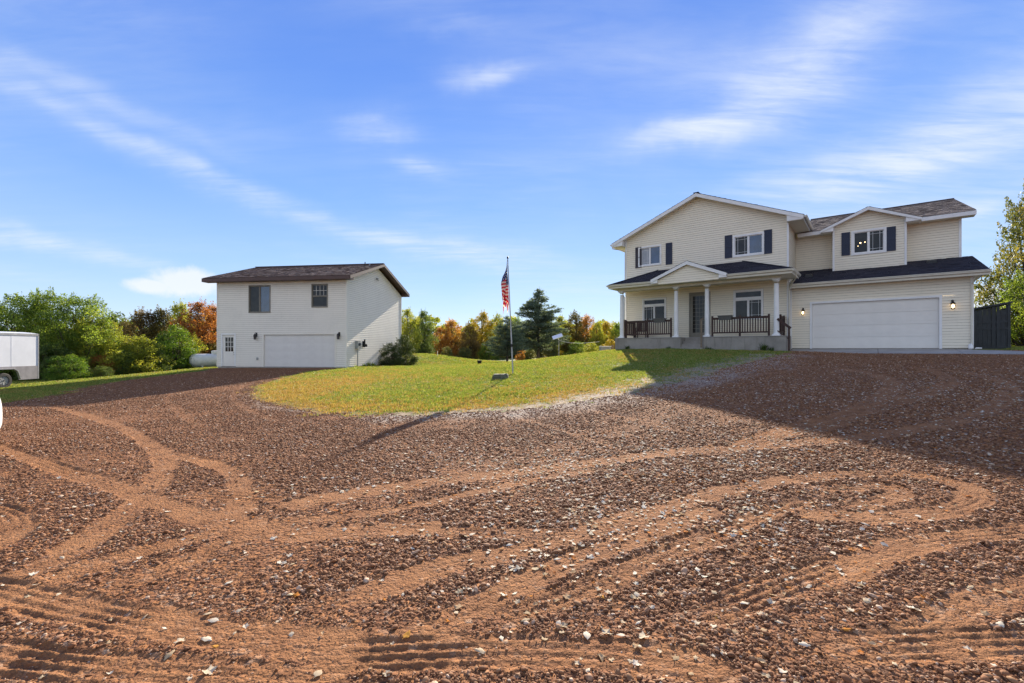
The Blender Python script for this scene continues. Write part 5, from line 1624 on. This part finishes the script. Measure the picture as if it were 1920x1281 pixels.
def wheel(parent, x, y, z, rad, wid, out=1, axis='x'):
    """wheel > rim; rolls about the given axis"""
    def P(a, u, v): return (a, u, v) if axis == 'x' else (u, a, v)
    n = 28; q = MB()
    prof = [(-wid / 2, rad * .62), (-wid / 2, rad * .9), (-wid * .38, rad), (wid * .38, rad), (wid / 2, rad * .9), (wid / 2, rad * .62)]
    for k in range(n):
        a0, a1_ = 2 * math.pi * k / n, 2 * math.pi * (k + 1) / n
        for (w0, r0), (w1, r1) in zip(prof, prof[1:]):
            q.quad(P(w0, r0 * math.cos(a0), r0 * math.sin(a0)), P(w0, r0 * math.cos(a1_), r0 * math.sin(a1_)), P(w1, r1 * math.cos(a1_), r1 * math.sin(a1_)), P(w1, r1 * math.cos(a0), r1 * math.sin(a0)))
    w = q.build('wheel', M['tyre'], parent, (x, y, z), merge=True)
    q = MB(); o_ = out * wid * .36; rr_ = rad * .63
    q.tube([P(out * wid * .5, 0, 0) if False else P(-out * wid * .2, 0, 0), P(o_, 0, 0)], [rr_, rr_], n, False)
    q.tube([P(o_ * .55, 0, 0), P(o_ * .7, 0, 0)], [rr_ * .98, rr_ * .98], n)
    for k in range(8):
        a = 2 * math.pi * k / 8; c_, s_ = math.cos(a), math.sin(a)
        q.beam(P(o_ * .82, rr_ * .22 * c_, rr_ * .22 * s_), P(o_ * .9, rr_ * .9 * c_, rr_ * .9 * s_), rr_ * .3, .02, (1, 0, 0) if axis == 'x' else (0, 1, 0))
    q.tube([P(o_ * .7, 0, 0), P(o_ * 1.1, 0, 0)], [rr_ * .32, rr_ * .26], 14)
    q.build('rim', M['rim'], w)
    h_ = MB(); h_.tube([P(o_ * 1.0, 0, 0), P(o_ * 1.25, 0, 0)], [rr_ * .17, rr_ * .14], 10); h_.build('hub_cap', M['black'], w)
    return w


wheel(trl, -.06, -.02, ZR, .345, .2, 1); wheel(trl, Xw + .06, -.02, ZR, .345, .2, -1)
q = MB(); q.beam((-1.07, y0_, .5), (-1.07, y0_ - 1.3, .5), .1, .1); q.beam((-.3, y0_, .5), (-1.05, y0_ - 1.2, .5), .08, .08); q.beam((-1.85, y0_, .5), (-1.09, y0_ - 1.2, .5), .08, .08); q.build('drawbar', M['black'], trl)

# white car at the left edge, only its front corner is in view
def car():
    cz = gz(-9.5, 6.3)
    c = empty('white_car', (-7.80, 6.25, cz), 0, 'white car whose front corner shows at the left edge', 'car')
    # stations from the nose backwards: x, half width, floor z, beltline z
    st = [(0, .34, .40, .70), (-.02, .62, .28, .88), (-.10, .86, .24, .95), (-.34, .95, .22, .99), (-.9, .96, .21, 1.03), (-1.6, .96, .21, 1.07), (-2.6, .96, .21, 1.08), (-3.7, .95, .22, 1.09), (-4.35, .90, .26, 1.06), (-4.6, .72, .36, .9)]
    V = []; F = []
    for x, w, z0, z1 in st:
        h = z1 - z0
        ring = [(-.0, z0), (-w * .75, z0), (-w * .98, z0 + .10 * h), (-w, z0 + .35 * h), (-w * .99, z0 + .7 * h), (-w * .93, z0 + .93 * h), (-w * .75, z1), (0, z1 + .035)]
        ring += [(-a, b_) for a, b_ in ring[-2:0:-1]]
        V += [(x, a, b_) for a, b_ in ring]
    n = 14
    for i in range(len(st) - 1):
        for k in range(n): j = (k + 1) % n; F.append((i * n + k, i * n + j, (i + 1) * n + j, (i + 1) * n + k))
    me = bpy.data.meshes.new('body'); me.from_pydata(V, [], F + [tuple(range(n))[::-1], tuple(range((len(st) - 1) * n, len(st) * n))])
    me.materials.append(M['carpaint']); me.polygons.foreach_set('use_smooth', [True] * len(me.polygons))
    b_ = inst(me, 'body', c); md = b_.modifiers.new('s', 'SUBSURF'); md.levels = md.render_levels = 2
    # cabin
    V = []; 
    cs = [(-1.35, .80, 1.0, 1.05), (-2.05, .70, 1.0, 1.44), (-2.9, .70, 1.0, 1.5), (-3.6, .68, 1.0, 1.42), (-4.3, .72, 1.0, 1.06)]
    q = MB()
    for (xa, wa, za, ta), (xb, wb, zb_, tb) in zip(cs, cs[1:]):
        for s in (-1, 1): q.quad((xa, s * .88, za), (xb, s * .88, zb_), (xb, s * wb, tb), (xa, s * wa, ta))
        q.quad((xa, -wa, ta), (xb, -wb, tb), (xb, wb, tb), (xa, wa, ta))
    q.build('cabin_glass', M['glass'], c)
    q = MB(); q.prism([(-2.1, -.7, 1.45), (-2.9, -.7, 1.51), (-3.6, -.68, 1.43), (-3.6, .68, 1.43), (-2.9, .7, 1.51), (-2.1, .7, 1.45)], (0, 0, .02)); q.build('roof', M['carpaint'], c)
    for s in (-1, 1):
        q = MB(); q.hexa([(-.16, s * .58, .62), (-.05, s * .58, .62), (-.05, s * .58, .76), (-.16, s * .58, .78), (-.40, s * .955, .63), (-.135, s * .84, .61), (-.15, s * .835, .75), (-.40, s * .955, .78)])
        h = q.build('headlight', M['black'], c)
        q = MB(); q.tube([(-.14, s * .68, .69), (-.08, s * .69, .69)], [.05, .04], 12); q.build('headlight_lens', M['lens'], h)
    q = MB(); q.box(-.04, .012, -.42, .42, .34, .46); q.build('grille', M['black'], c)
    for x in (-.85, -3.7):
        for s in (-1, 1): wheel(c, x, s * .86, .33, .33, .21, s, 'y')
car()

# dark lean-to shed at the right of the garage
u0_, u1_, v_ = 3.98, 5.22, 31.5
sxy = hw(4.6, v_)
sh = empty('dark_shed', (*sxy, 1.45), -HT, 'dark grey lean-to shed with sloping top beyond the garage corner', 'shed')
SL = (-4.6, -v_, -1.45)
zt0, zt1 = 3.48, 3.74
def ztop(u): return zt0 + (zt1 - zt0) * (u - u0_) / (u1_ - u0_)
pm = MB()
w_b = (u1_ - u0_) / 8
for k in range(8):
    q = MB(); a = u0_ + k * w_b + .003; b_ = a + w_b - .006
    top_ = ztop(a) - (.34 if k in (5, 6) else .12)
    q.box(a, b_, v_, v_ + .03, 1.35, top_); q.build('board', M['darkfence'], sh, SL)
q = MB()
for z in (1.5, 2.42, 2.74): q.box(u0_, u1_, v_ - .03, v_ - .002, z, z + .1)
for u in (u0_, u0_ + .62, u0_ + .78, u1_ - .1): q.box(u, u + .1, v_ - .034, v_ - .001, 1.4, ztop(u) - .1)
q.build('framing', M['darkfence'], sh, SL)
q = MB(); q.prism([(u0_ - .05, v_ - .12, ztop(u0_) - .08), (u1_ + .05, v_ - .12, ztop(u1_) - .08), (u1_ + .05, v_ - .12, ztop(u1_)), (u0_ - .05, v_ - .12, ztop(u0_))], (0, 2.2, 0)); q.build('roof', M['darkfence'], sh, SL)
q = MB(); q.box(u1_ - .03, u1_, v_ + .03, v_ + 2.0, 1.35, 3.5); q.box(u0_, u1_, v_ + 1.97, v_ + 2.0, 1.35, 3.2); q.build('side_wall', M['darkfence'], sh, SL)
# white bag and hose end at the downspout
dxy = hw(RG - .1, VG - .3)
q = MB(); q.tube([(0, 0, 0), (0, 0, .05), (0, 0, .2), (.02, 0, .26)], [.06, .09, .07, .02], 10); q.tube([(.15, -.05, .03), (.28, -.12, .04), (.22, -.25, .04), (.05, -.2, .05)], .03, 6)
tag(q.build('splash_bag', M['white'], None, (dxy[0], dxy[1], 1.48)), 'small crumpled white bag under the downspout at the garage corner', 'bag')

# planters on the porch rail
def planter(px, wpx, z, label):
    u, Z = at(px, 26.6); w = wpx / 853 * Z / HC * .8
    x, y = hw(u, 26.58); e = empty('railing_planter', (x, y, 3.06), -HT, label, 'planter', 'planters on the porch railing')
    q = MB(); a = w / 2
    q.hexa([(-a * .85, -.11, 0), (a * .85, -.11, 0), (a * .85, .11, 0), (-a * .85, .11, 0), (-a, -.15, .22), (a, -.15, .22), (a, .15, .22), (-a, .15, .22)]); q.box(-a - .02, a + .02, -.17, -.14, .20, .24); q.box(-a - .02, a + .02, .14, .17, .20, .24)
    q.build('tub', M['planter'], e)
    return e
planter(1360, 24, 0, 'grey plastic planter box on the rail right of the entry steps')
planter(1237, 22, 0, 'dark planter box on the porch rail left of the entry steps')
# chair on the porch
cxy = hw(-11.2, 27.3)
ch = empty('porch_chair', (*cxy, pt + .03), -HT + R(10), 'dark red brown slatted chair behind the left porch railing', 'chair')
q = MB(); q.box(-.30, .30, -.28, .25, .40, .44); q.build('seat', M['wicker'], ch)
for k in range(6): q = MB(); q.box(-.29 + k * .1, -.21 + k * .1, .24, .27, .44, 1.0); q.build('back_slat', M['wicker'], ch)
q = MB(); q.box(-.30, .30, .235, .275, .96, 1.03); q.build('top_rail', M['wicker'], ch)
lm_ = MB(); lm_.box(-.025, .025, -.025, .025, 0, .62); lm_ = lm_.mesh('leg', M['wicker'])
for x in (-.3, .3):
    for y in (-.25, .24): inst(lm_, 'leg', ch, (x, y, 0))
    q = MB(); q.box(x - .04, x + .04, -.3, .27, .62, .65); q.build('armrest', M['wicker'], ch)

# ---------------------------------------------------------------- vegetation
def leaf_cloud(centres, radii, n_leaf, size, r, flat=.75, tones=None):
    """leaf quads (rhombic, slightly folded) gathered round clump centres"""
    pw = radii ** 2.1; k = r.choice(len(centres), n_leaf, p=pw / pw.sum())
    d = r.normal(size=(n_leaf, 3)); d /= np.linalg.norm(d, axis=1)[:, None]
    q = r.random(n_leaf) ** .45
    C = centres[k] + d * (radii[k] * q)[:, None] * np.array([1, 1, flat])
    nrm = r.normal(size=(n_leaf, 3)) + np.array([0, 0, .5]); nrm /= np.linalg.norm(nrm, axis=1)[:, None]
    a = np.cross(nrm, r.normal(size=(n_leaf, 3))); a /= np.linalg.norm(a, axis=1)[:, None]; b_ = np.cross(nrm, a)
    s = size * np.exp(r.normal(0, .3, n_leaf))[:, None]
    V = np.stack([C - a * s, C + b_ * s * .5, C + a * s, C - b_ * s * .5], 1).reshape(-1, 3)
    F = np.arange(n_leaf * 4).reshape(-1, 4)
    ct = r.random(len(centres))
    T = np.clip(ct[k] * .55 + r.random(n_leaf) * .5 - .02, 0, 1)
    return V, F, np.repeat(T, 4)


def tree_meshes(seed, kind, n_leaf, size):
    """unit-height tree: crown mesh, trunk mesh (1 m tall, crown radius about .4)"""
    r = np.random.default_rng(seed); q = MB(); cs = []; rd = []
    if kind == 'tree': z0, z1, W, nb = .10, .93, .34, 84
    elif kind == 'bush': z0, z1, W, nb = .04, .9, .44, 90
    elif kind == 'tall': z0, z1, W, nb = .2, .93, .24, 70
    trunk_top = .62 if kind != 'bush' else .3
    lean = r.normal(0, .02, 2)
    if kind != 'bush':
        q.tube([(0, 0, -.03), (lean[0] * .5, lean[1] * .5, trunk_top * .5), (lean[0], lean[1], trunk_top), (lean[0] * 1.5, lean[1] * 1.5, .85)], [.022, .016, .010, .003], 7)
    for i in range(nb):
        t = (i + r.random()) / nb; z = z0 + (z1 - z0) * t
        if kind == 'bush': prof = math.sqrt(max(0, 1 - (t * 1.02 - .25) ** 2 / .62)) if t < 1 else 0
        else: prof = math.sin(math.pi * (t * .82 + .16)) ** .7
        a = i * 2.399 + r.normal(0, .4); rad = W * prof * r.uniform(.35, 1.0)
        p = np.array([rad * math.cos(a), rad * math.sin(a), z + r.normal(0, .02)])
        cs.append(p); rd.append((.075 + .065 * r.random()) * (1.2 - .55 * t) * (1.15 if kind == 'bush' else 1))
        if i % 2 == 0:
            st = (lean[0] * z, lean[1] * z, max(.0, z - rad * .55 - .05)) if kind != 'bush' else (p[0] * .15, p[1] * .15, 0)
            q.tube([st, tuple((np.array(st) + p) / 2 + np.array([0, 0, .015])), tuple(p)], [.007, .005, .002], 4, False)
            # sprig that pokes out of the outline
            d_ = np.array([p[0] * .5, p[1] * .5, .10 + .08 * r.random()]); d_ /= np.linalg.norm(d_)
            for w_ in (.06, .085, .108, .128): cs.append(p + d_ * w_ * (1.2 if t < .6 else .9)); rd.append(.040 - .22 * w_)
    for k in range(3):
        b0_ = np.array([r.normal(0, .05), r.normal(0, .05), .88])
        for w_ in (0, .03, .06, .085, .105): cs.append(b0_ + np.array([0, 0, w_])); rd.append(.035 - .25 * w_)
    cs = np.array(cs); rd = np.array(rd)
    V, F, T = leaf_cloud(cs, rd, n_leaf, size, r)
    return np_mesh('crown', V, F, {'tone': T}, False, (LEAF['green'],)), q.mesh('trunk', M['barkd'])


def conifer_meshes(seed, n_leaf):
    r = np.random.default_rng(seed); q = MB(); q.tube([(0, 0, -.02), (0, 0, .5), (0, 0, .985)], [.024, .014, .002], 8)
    V = []; T = []
    nwh = 26; P0 = []; P1 = []; wt = []
    for i in range(nwh):
        t = i / (nwh - 1); z = .17 + .80 * t
        W = .43 * (1 - t) ** .62 * (1.0 if t > .08 else .85) * (1 if t < .72 else .75) + .03
        for k in range(8 if t < .8 else 5):
            a = r.uniform(0, 6.283); l = W * r.uniform(.55, 1.12)
            tip = (l * math.cos(a), l * math.sin(a), z + l * r.uniform(.06, .42) - .02); base = (0, 0, z)
            q.tube([base, ((tip[0]) * .5, tip[1] * .5, (z + tip[2]) / 2 - .012), tip], [.005, .003, .001], 3, False)
            P0.append(base); P1.append(tip); wt.append(l)
    P0, P1, wt = np.array(P0), np.array(P1), np.array(wt)
    k = r.choice(len(P0), n_leaf, p=wt / wt.sum()); u = r.random(n_leaf) ** .6
    C = P0[k] + (P1[k] - P0[k]) * u[:, None]; C += r.normal(0, 1, (n_leaf, 3)) * np.array([.022, .022, .013]) * (1.2 - .5 * u[:, None])
    d = (P1[k] - P0[k]); d /= np.linalg.norm(d, axis=1)[:, None]; d = d + r.normal(0, .55, (n_leaf, 3)); d /= np.linalg.norm(d, axis=1)[:, None]
    b_ = np.cross(d, r.normal(size=(n_leaf, 3))); b_ /= np.linalg.norm(b_, axis=1)[:, None]
    s = r.uniform(.010, .019, n_leaf)[:, None]
    V = np.stack([C - d * s, C + b_ * s * .28, C + d * s, C - b_ * s * .28], 1).reshape(-1, 3)
    bt = r.random(len(P0))
    T = np.clip(np.repeat(bt[k] * .5 + r.random(n_leaf) * .5, 4), 0, 1)
    return np_mesh('crown', V, np.arange(n_leaf * 4).reshape(-1, 4), {'tone': T}, False, (LEAF['spruce'],)), q.mesh('trunk', M['barkd'])


VAR = {'tree': [tree_meshes(100 + i, 'tree', 15000, .0112) for i in range(4)],
       'bush': [tree_meshes(120 + i, 'bush', 13000, .0140) for i in range(4)],
       'tall': [tree_meshes(140 + i, 'tall', 7000, .0125) for i in range(2)],
       'near': [tree_meshes(160 + i, 'bush', 34000, .0088) for i in range(3)]}


def plant(name, label, cat, x, y, h, w, kind, pal, group=None, vi=None, sink=.05):
    """one tree or bush; w scales its width relative to its height"""
    z = gz(x, y) - sink
    i = random.randrange(len(VAR[kind])) if vi is None else vi
    cm_, tm_ = VAR[kind][i]
    e = empty(name, (x, y, z), random.uniform(0, 6.28), label, cat, group)
    c = inst(cm_, 'crown', e, (0, 0, 0), (0, 0, 0), (h * w, h * w, h)); c.material_slots[0].link = 'OBJECT'; c.material_slots[0].material = LEAF[pal]
    inst(tm_, 'trunk' if kind in ('tree', 'tall') else 'stems', e, (0, 0, 0), (0, 0, 0), (h * w, h * w, h))
    return e


def X(px, y): return (px - 960) / 853 * y
def Hh(py, x, y): return 1.5 + (654 - py) / 853 * y - gz(x, y)


G1 = 'trees and bushes at the left edge of the yard'
G2 = 'trees in the hedge left of the outbuilding'
G3 = 'trees of the far treeline between the buildings'
rows = [
    # name, label, cat, px, distance, top py, width, kind, palette, group
    ('leafy_tree', 'tall green tree behind the roof of the white trailer', 'tree', -60, 27.5, 535, 1.0, 'near', 'green', G1),
    ('leafy_tree', 'broad green tree rising directly behind the trailer end', 'tree', 35, 28, 545, 1.0, 'near', 'green', G1),
    ('leafy_tree', 'tallest green tree of the left clump, just right of the trailer', 'tree', 92, 28.5, 536, .8, 'near', 'green', G1),
    ('leafy_tree', 'full green tree at the right side of the left clump', 'tree', 148, 29, 546, 1.0, 'near', 'green', G1),
    ('leafy_tree', 'lower yellow green tree sloping down to the gap in the hedge', 'tree', 180, 29.5, 590, 1.15, 'near', 'yg', G1),
    ('shrub', 'dark shrub filling in below the tall trees beside the trailer', 'shrub', 95, 26.8, 640, 1.3, 'bush', 'dark', G1),
    ('shrub', 'bright arching shrub at the grass edge right of the trailer', 'shrub', 128, 26.0, 662, 1.7, 'bush', 'bright', G1),
    ('shrub', 'small red tinged shrub low in the gap of the hedge', 'shrub', 188, 28.5, 662, 1.2, 'bush', 'red', G1),
    ('shrub', 'small orange tinged shrub in front of the dark gap', 'shrub', 205, 29.2, 664, 1.0, 'bush', 'orange', G1),
    ('leafy_tree', 'dark tree deep in the gap of the hedge', 'tree', 205, 38, 604, 1.0, 'tree', 'dark', G2),
    ('leafy_tree', 'olive tree behind the lowest point of the hedge', 'tree', 232, 40, 598, 1.0, 'tree', 'olive', G2),
    ('shrub', 'low dark spreading shrub on the grass in the gap', 'shrub', 192, 27.2, 684, 1.8, 'bush', 'dark', G2),
    ('leafy_tree', 'bronze and green tree left of the red one', 'tree', 268, 38, 576, .95, 'tree', 'brown', G2),
    ('leafy_tree', 'green tree whose crown tops the middle of the hedge', 'tree', 302, 39, 573, .8, 'tree', 'olive', G2),
    ('leafy_tree', 'yellow green pointed tree just left of the red tree', 'tree', 338, 41, 562, .7, 'tree', 'yg', G2),
    ('leafy_tree', 'large red orange tree touching the left roof end of the outbuilding', 'tree', 375, 38, 562, .95, 'tree', 'red', G2),
    ('leafy_tree', 'red orange tree half hidden behind the outbuilding corner', 'tree', 404, 40, 566, .9, 'tree', 'red', G2),
    ('shrub', 'wide yellow green shrub in front of the bronze tree', 'shrub', 262, 31, 625, 1.3, 'bush', 'yg', G2),
    ('shrub', 'dark green shrub at the foot of the hedge', 'shrub', 232, 29.8, 652, 1.3, 'bush', 'dark', G2),
    ('shrub', 'dark green rounded shrub left of the propane tank', 'shrub', 285, 31.5, 652, 1.4, 'bush', 'dark', G2),
    ('shrub', 'bright green upright shrub behind the propane tank', 'shrub', 330, 33.5, 606, 1.0, 'bush', 'bright', G2),
    ('shrub', 'green and gold shrub between the propane tank and the red tree', 'shrub', 352, 35.5, 622, 1.0, 'bush', 'yg', G2),
    ('shrub', 'dark green low shrub at the left end of the propane tank', 'shrub', 316, 34.5, 655, 1.5, 'bush', 'dark', G2),
    ('shrub', 'small rusty shrub above the propane tank', 'shrub', 372, 36.5, 640, 1.0, 'bush', 'orange', G2),
    ('shrub', 'dark shrub between the propane tank and the outbuilding wall', 'shrub', 396, 37, 638, 1.0, 'bush', 'olive', G2),
    # far treeline
    ('leafy_tree', 'yellow green tree just past the right wall of the outbuilding', 'tree', 765, 47, 576, .75, 'tree', 'yg', G3),
    ('leafy_tree', 'open green tree second from the right wall of the outbuilding', 'tree', 795, 50, 580, .8, 'tree', 'dark', G3),
    ('leafy_tree', 'small bright orange tree left of the flagpole', 'tree', 826, 57, 612, 1.0, 'tree', 'orange', G3),
    ('leafy_tree', 'orange topped tree beside the small orange one', 'tree', 848, 58, 596, .9, 'tree', 'orange', G3),
    ('leafy_tree', 'bronze brown tree between the orange and the yellow trees', 'tree', 880, 54, 604, .9, 'tree', 'brown', G3),
    ('leafy_tree', 'yellow tree just left of the flagpole', 'tree', 905, 58, 582, .8, 'tree', 'yellow', G3),
    ('leafy_tree', 'yellow green tree straight behind the flagpole', 'tree', 933, 59, 588, .9, 'tree', 'yg', G3),
    ('leafy_tree', 'green tree behind the gap between the two spruces', 'tree', 968, 62, 592, .9, 'tree', 'green', G3),
    ('leafy_tree', 'small golden bush seen under the left spruce', 'tree', 976, 50, 652, 1.0, 'bush', 'orange', G3),
    ('leafy_tree', 'green tree right behind the tall spruce', 'tree', 1052, 59, 590, .9, 'tree', 'yg', G3),
    ('leafy_tree', 'olive tree with orange top right of the spruce', 'tree', 1078, 58, 583, .9, 'tree', 'olive', G3),
    ('leafy_tree', 'broad olive and orange tree behind the satellite dish', 'tree', 1102, 60, 588, .9, 'tree', 'orange', G3),
    ('leafy_tree', 'green tree third from the porch', 'tree', 1120, 57, 602, .9, 'tree', 'yg', G3),
    ('leafy_tree', 'yellow orange tree second from the porch', 'tree', 1138, 62, 600, .9, 'tree', 'yellow', G3),
    ('leafy_tree', 'green tree nearest the left end of the porch', 'tree', 1158, 60, 604, .9, 'tree', 'green', G3),
    ('shrub', 'grey green shrub at the foot of the orange tree', 'shrub', 838, 50, 648, 1.3, 'bush', 'willow', G3),
    ('shrub', 'grey green wide shrub on the meadow edge behind the bucket', 'shrub', 872, 51, 650, 1.6, 'bush', 'willow', G3),
    ('shrub', 'green shrub under the yellow tree', 'shrub', 915, 52, 640, 1.3, 'bush', 'green', G3),
    ('shrub', 'dull green shrub just left of the spruce trunk', 'shrub', 990, 53, 645, 1.2, 'bush', 'willow', G3),
    ('shrub', 'dull green shrub just right of the spruce trunk', 'shrub', 1035, 52, 640, 1.2, 'bush', 'willow', G3),
    ('shrub', 'golden shrub below the satellite dish', 'shrub', 1052, 49, 656, 1.0, 'bush', 'yellow', G3),
    ('shrub', 'green shrub right of the satellite dish mast', 'shrub', 1082, 48, 638, 1.4, 'bush', 'green', G3),
    ('shrub', 'bright yellow green shrub left of the utility box', 'shrub', 1108, 45, 640, 1.3, 'bush', 'yg', G3),
    ('shrub', 'golden shrub behind the utility box', 'shrub', 1145, 50, 634, 1.3, 'bush', 'yellow', G3),
    ('shrub', 'dark shrub at the foot of the open green tree', 'shrub', 800, 48, 640, 1.2, 'bush', 'dark', G3),
    ('leafy_tree', 'tall silvery green birch at the right edge behind the shed', 'tree', 1952, 31, 330, .62, 'near', 'willow', None),
    ('leafy_tree', 'lower green tree in front of the birch at the right edge', 'tree', 1930, 29, 500, .95, 'near', 'green', None),
    ('shrub', 'golden yellow bush at the right edge beside the shed', 'shrub', 1915, 31, 606, 1.0, 'bush', 'yellow', None),
]
for (nm, lb, ct, px, y, top, w, kd, pal, grp) in rows:
    x = X(px, y)
    plant(nm, lb, ct, x, y, Hh(top, x, y) * 1.0, w, kd, pal, grp)

# the two spruces
for (px, y, top, w, seed, lb, n) in ((1009, 45, 538, 1.0, 7, 'tall blue green spruce standing alone behind the lawn', 30000), (951, 38, 590, 1.12, 8, 'shorter spreading spruce behind the flagpole', 20000)):
    x = X(px, y); h = Hh(top, x, y); cmesh, tmesh = conifer_meshes(seed, n)
    e = empty('spruce_tree', (x, y, gz(x, y) - .03), 0, lb, 'spruce', 'spruces behind the lawn')
    inst(cmesh, 'crown', e, (0, 0, 0), (0, 0, 0), (h * w, h * w, h)); inst(tmesh, 'trunk', e, (0, 0, 0), (0, 0, 0), (h, h, h))

# dense shrub by the right wall of the outbuilding: two stems' worth of leaves, one plant each
for (x, y, h, w, lb) in ((-9.0, 33.6, 1.8, 1.2, 'dark green shrub against the right wall of the outbuilding, nearer one'), (-8.3, 35.0, 2.5, .9, 'taller dark green shrub at the far corner of the outbuilding wall')):
    plant('shrub', lb, 'shrub', x, y, h, w, 'near', 'deep', 'shrubs against the outbuilding')

# small weeds along walls
wr = np.random.default_rng(12)
def weed(x, y, h, label, pal='weed'):
    V = []; F = []; T = []
    n = 46
    for k in range(n):
        a = wr.uniform(0, 6.283); l = h * wr.uniform(.5, 1.1); t = wr.uniform(.15, .9); d = wr.uniform(.006, .014) * (h / .4)
        b0 = np.array([wr.normal(0, .06), wr.normal(0, .06), 0]); e = b0 + np.array([math.cos(a) * l * t, math.sin(a) * l * t, l * (1 - t * .5)])
        m_ = (b0 + e) / 2 + np.array([0, 0, l * .12]); s = np.array([-math.sin(a), math.cos(a), 0]) * d; i = len(V)
        V += [b0 - s, b0 + s, m_ + s * 1.6, m_ - s * 1.6, e + s * .2, e - s * .2]; F += [(i, i + 1, i + 2, i + 3), (i + 3, i + 2, i + 4, i + 5)]; T += [wr.random()] * 6
    me = np_mesh('weed', np.array(V), np.array(F), {'tone': T}, False, (LEAF[pal],))
    tag(inst(me, 'weed', None, (x, y, gz(x, y) - .01)), label, 'plant', 'weeds growing along the walls')
for px, v, h, lb in ((1430, 26.15, .50, 'spiky dark weed against the porch base below the right railing'), (1446, 26.2, .28, 'short weed beside the spiky one at the porch base'), (1326, 26.1, .26, 'low weed at the right side of the entry steps'),
                     (1253, 26.2, .24, 'low weed at the left side of the entry steps'), (1176, 26.2, .36, 'dark weed near the left end of the porch base'), (1332, 26.0, .2, 'tiny weed by the newel post')):
    u, Z = at(px, v); weed(*hw(u, v), h, lb)
for a, b_, h, lb in ((.25, 1.9, .3, 'weed right of the electric meter mast'), (.25, 2.6, .42, 'thin weed on the grass by the outbuilding wall'), (.3, 3.2, .36, 'weed between the meter mast and the shrub'), (.2, .8, .22, 'low weed left of the electric meter mast')):
    x = -10.38 + .9903 * a + .1392 * b_; y = 28.5 - .1392 * a + .9903 * b_; weed(x, y, h, lb, 'green')

# far woodland that reads as one mass
r = np.random.default_rng(77)
def wood(name, x0, x1, yfun, h0, h1, n, nl, pal, size, nb=0):
    cs = []; rd = []
    for i in range(n):
        x = x0 + (x1 - x0) * (i + r.random()) / n; y = yfun(x) + r.uniform(-4, 4); h = r.uniform(h0, h1); z = .2
        for k in range(9):
            t = r.random() ** .8
            cs.append((x + r.normal(0, 1.3) * (1.1 - t * .6), y + r.normal(0, 1.1), z + .4 + h * t * .93)); rd.append(r.uniform(.7, 1.3) * (1.15 - .5 * t))
    V, F, T = leaf_cloud(np.array(cs), np.array(rd), nl, size, r)
    o = inst(np_mesh(name, V, F, {'tone': T}, False, (LEAF[pal],)), name); tag(o, kind='stuff')
wood('distant_woodland', -55, 60, lambda x: 74 + .1 * abs(x), 4.5, 6.8, 90, 70000, 'yg', .19)
wood('distant_dark_woodland', -60, 60, lambda x: 70 + .1 * abs(x), 2.5, 5.0, 80, 50000, 'dark', .19)
wood('distant_orange_woodland', -40, 40, lambda x: 78, 5.0, 7.0, 26, 18000, 'orange', .19)
wood('woodland_behind_hedge', -75, -22, lambda x: 46 + .35 * abs(x + 22), 3.5, 5.2, 40, 42000, 'dark', .15)
wood('understory', -22, -9.5, lambda x: 62, 1.5, 3.0, 12, 9000, 'dark', .15)
wood('meadow_edge_brush', -14, 16, lambda x: 62, 1.2, 2.8, 34, 30000, 'willow', .13)
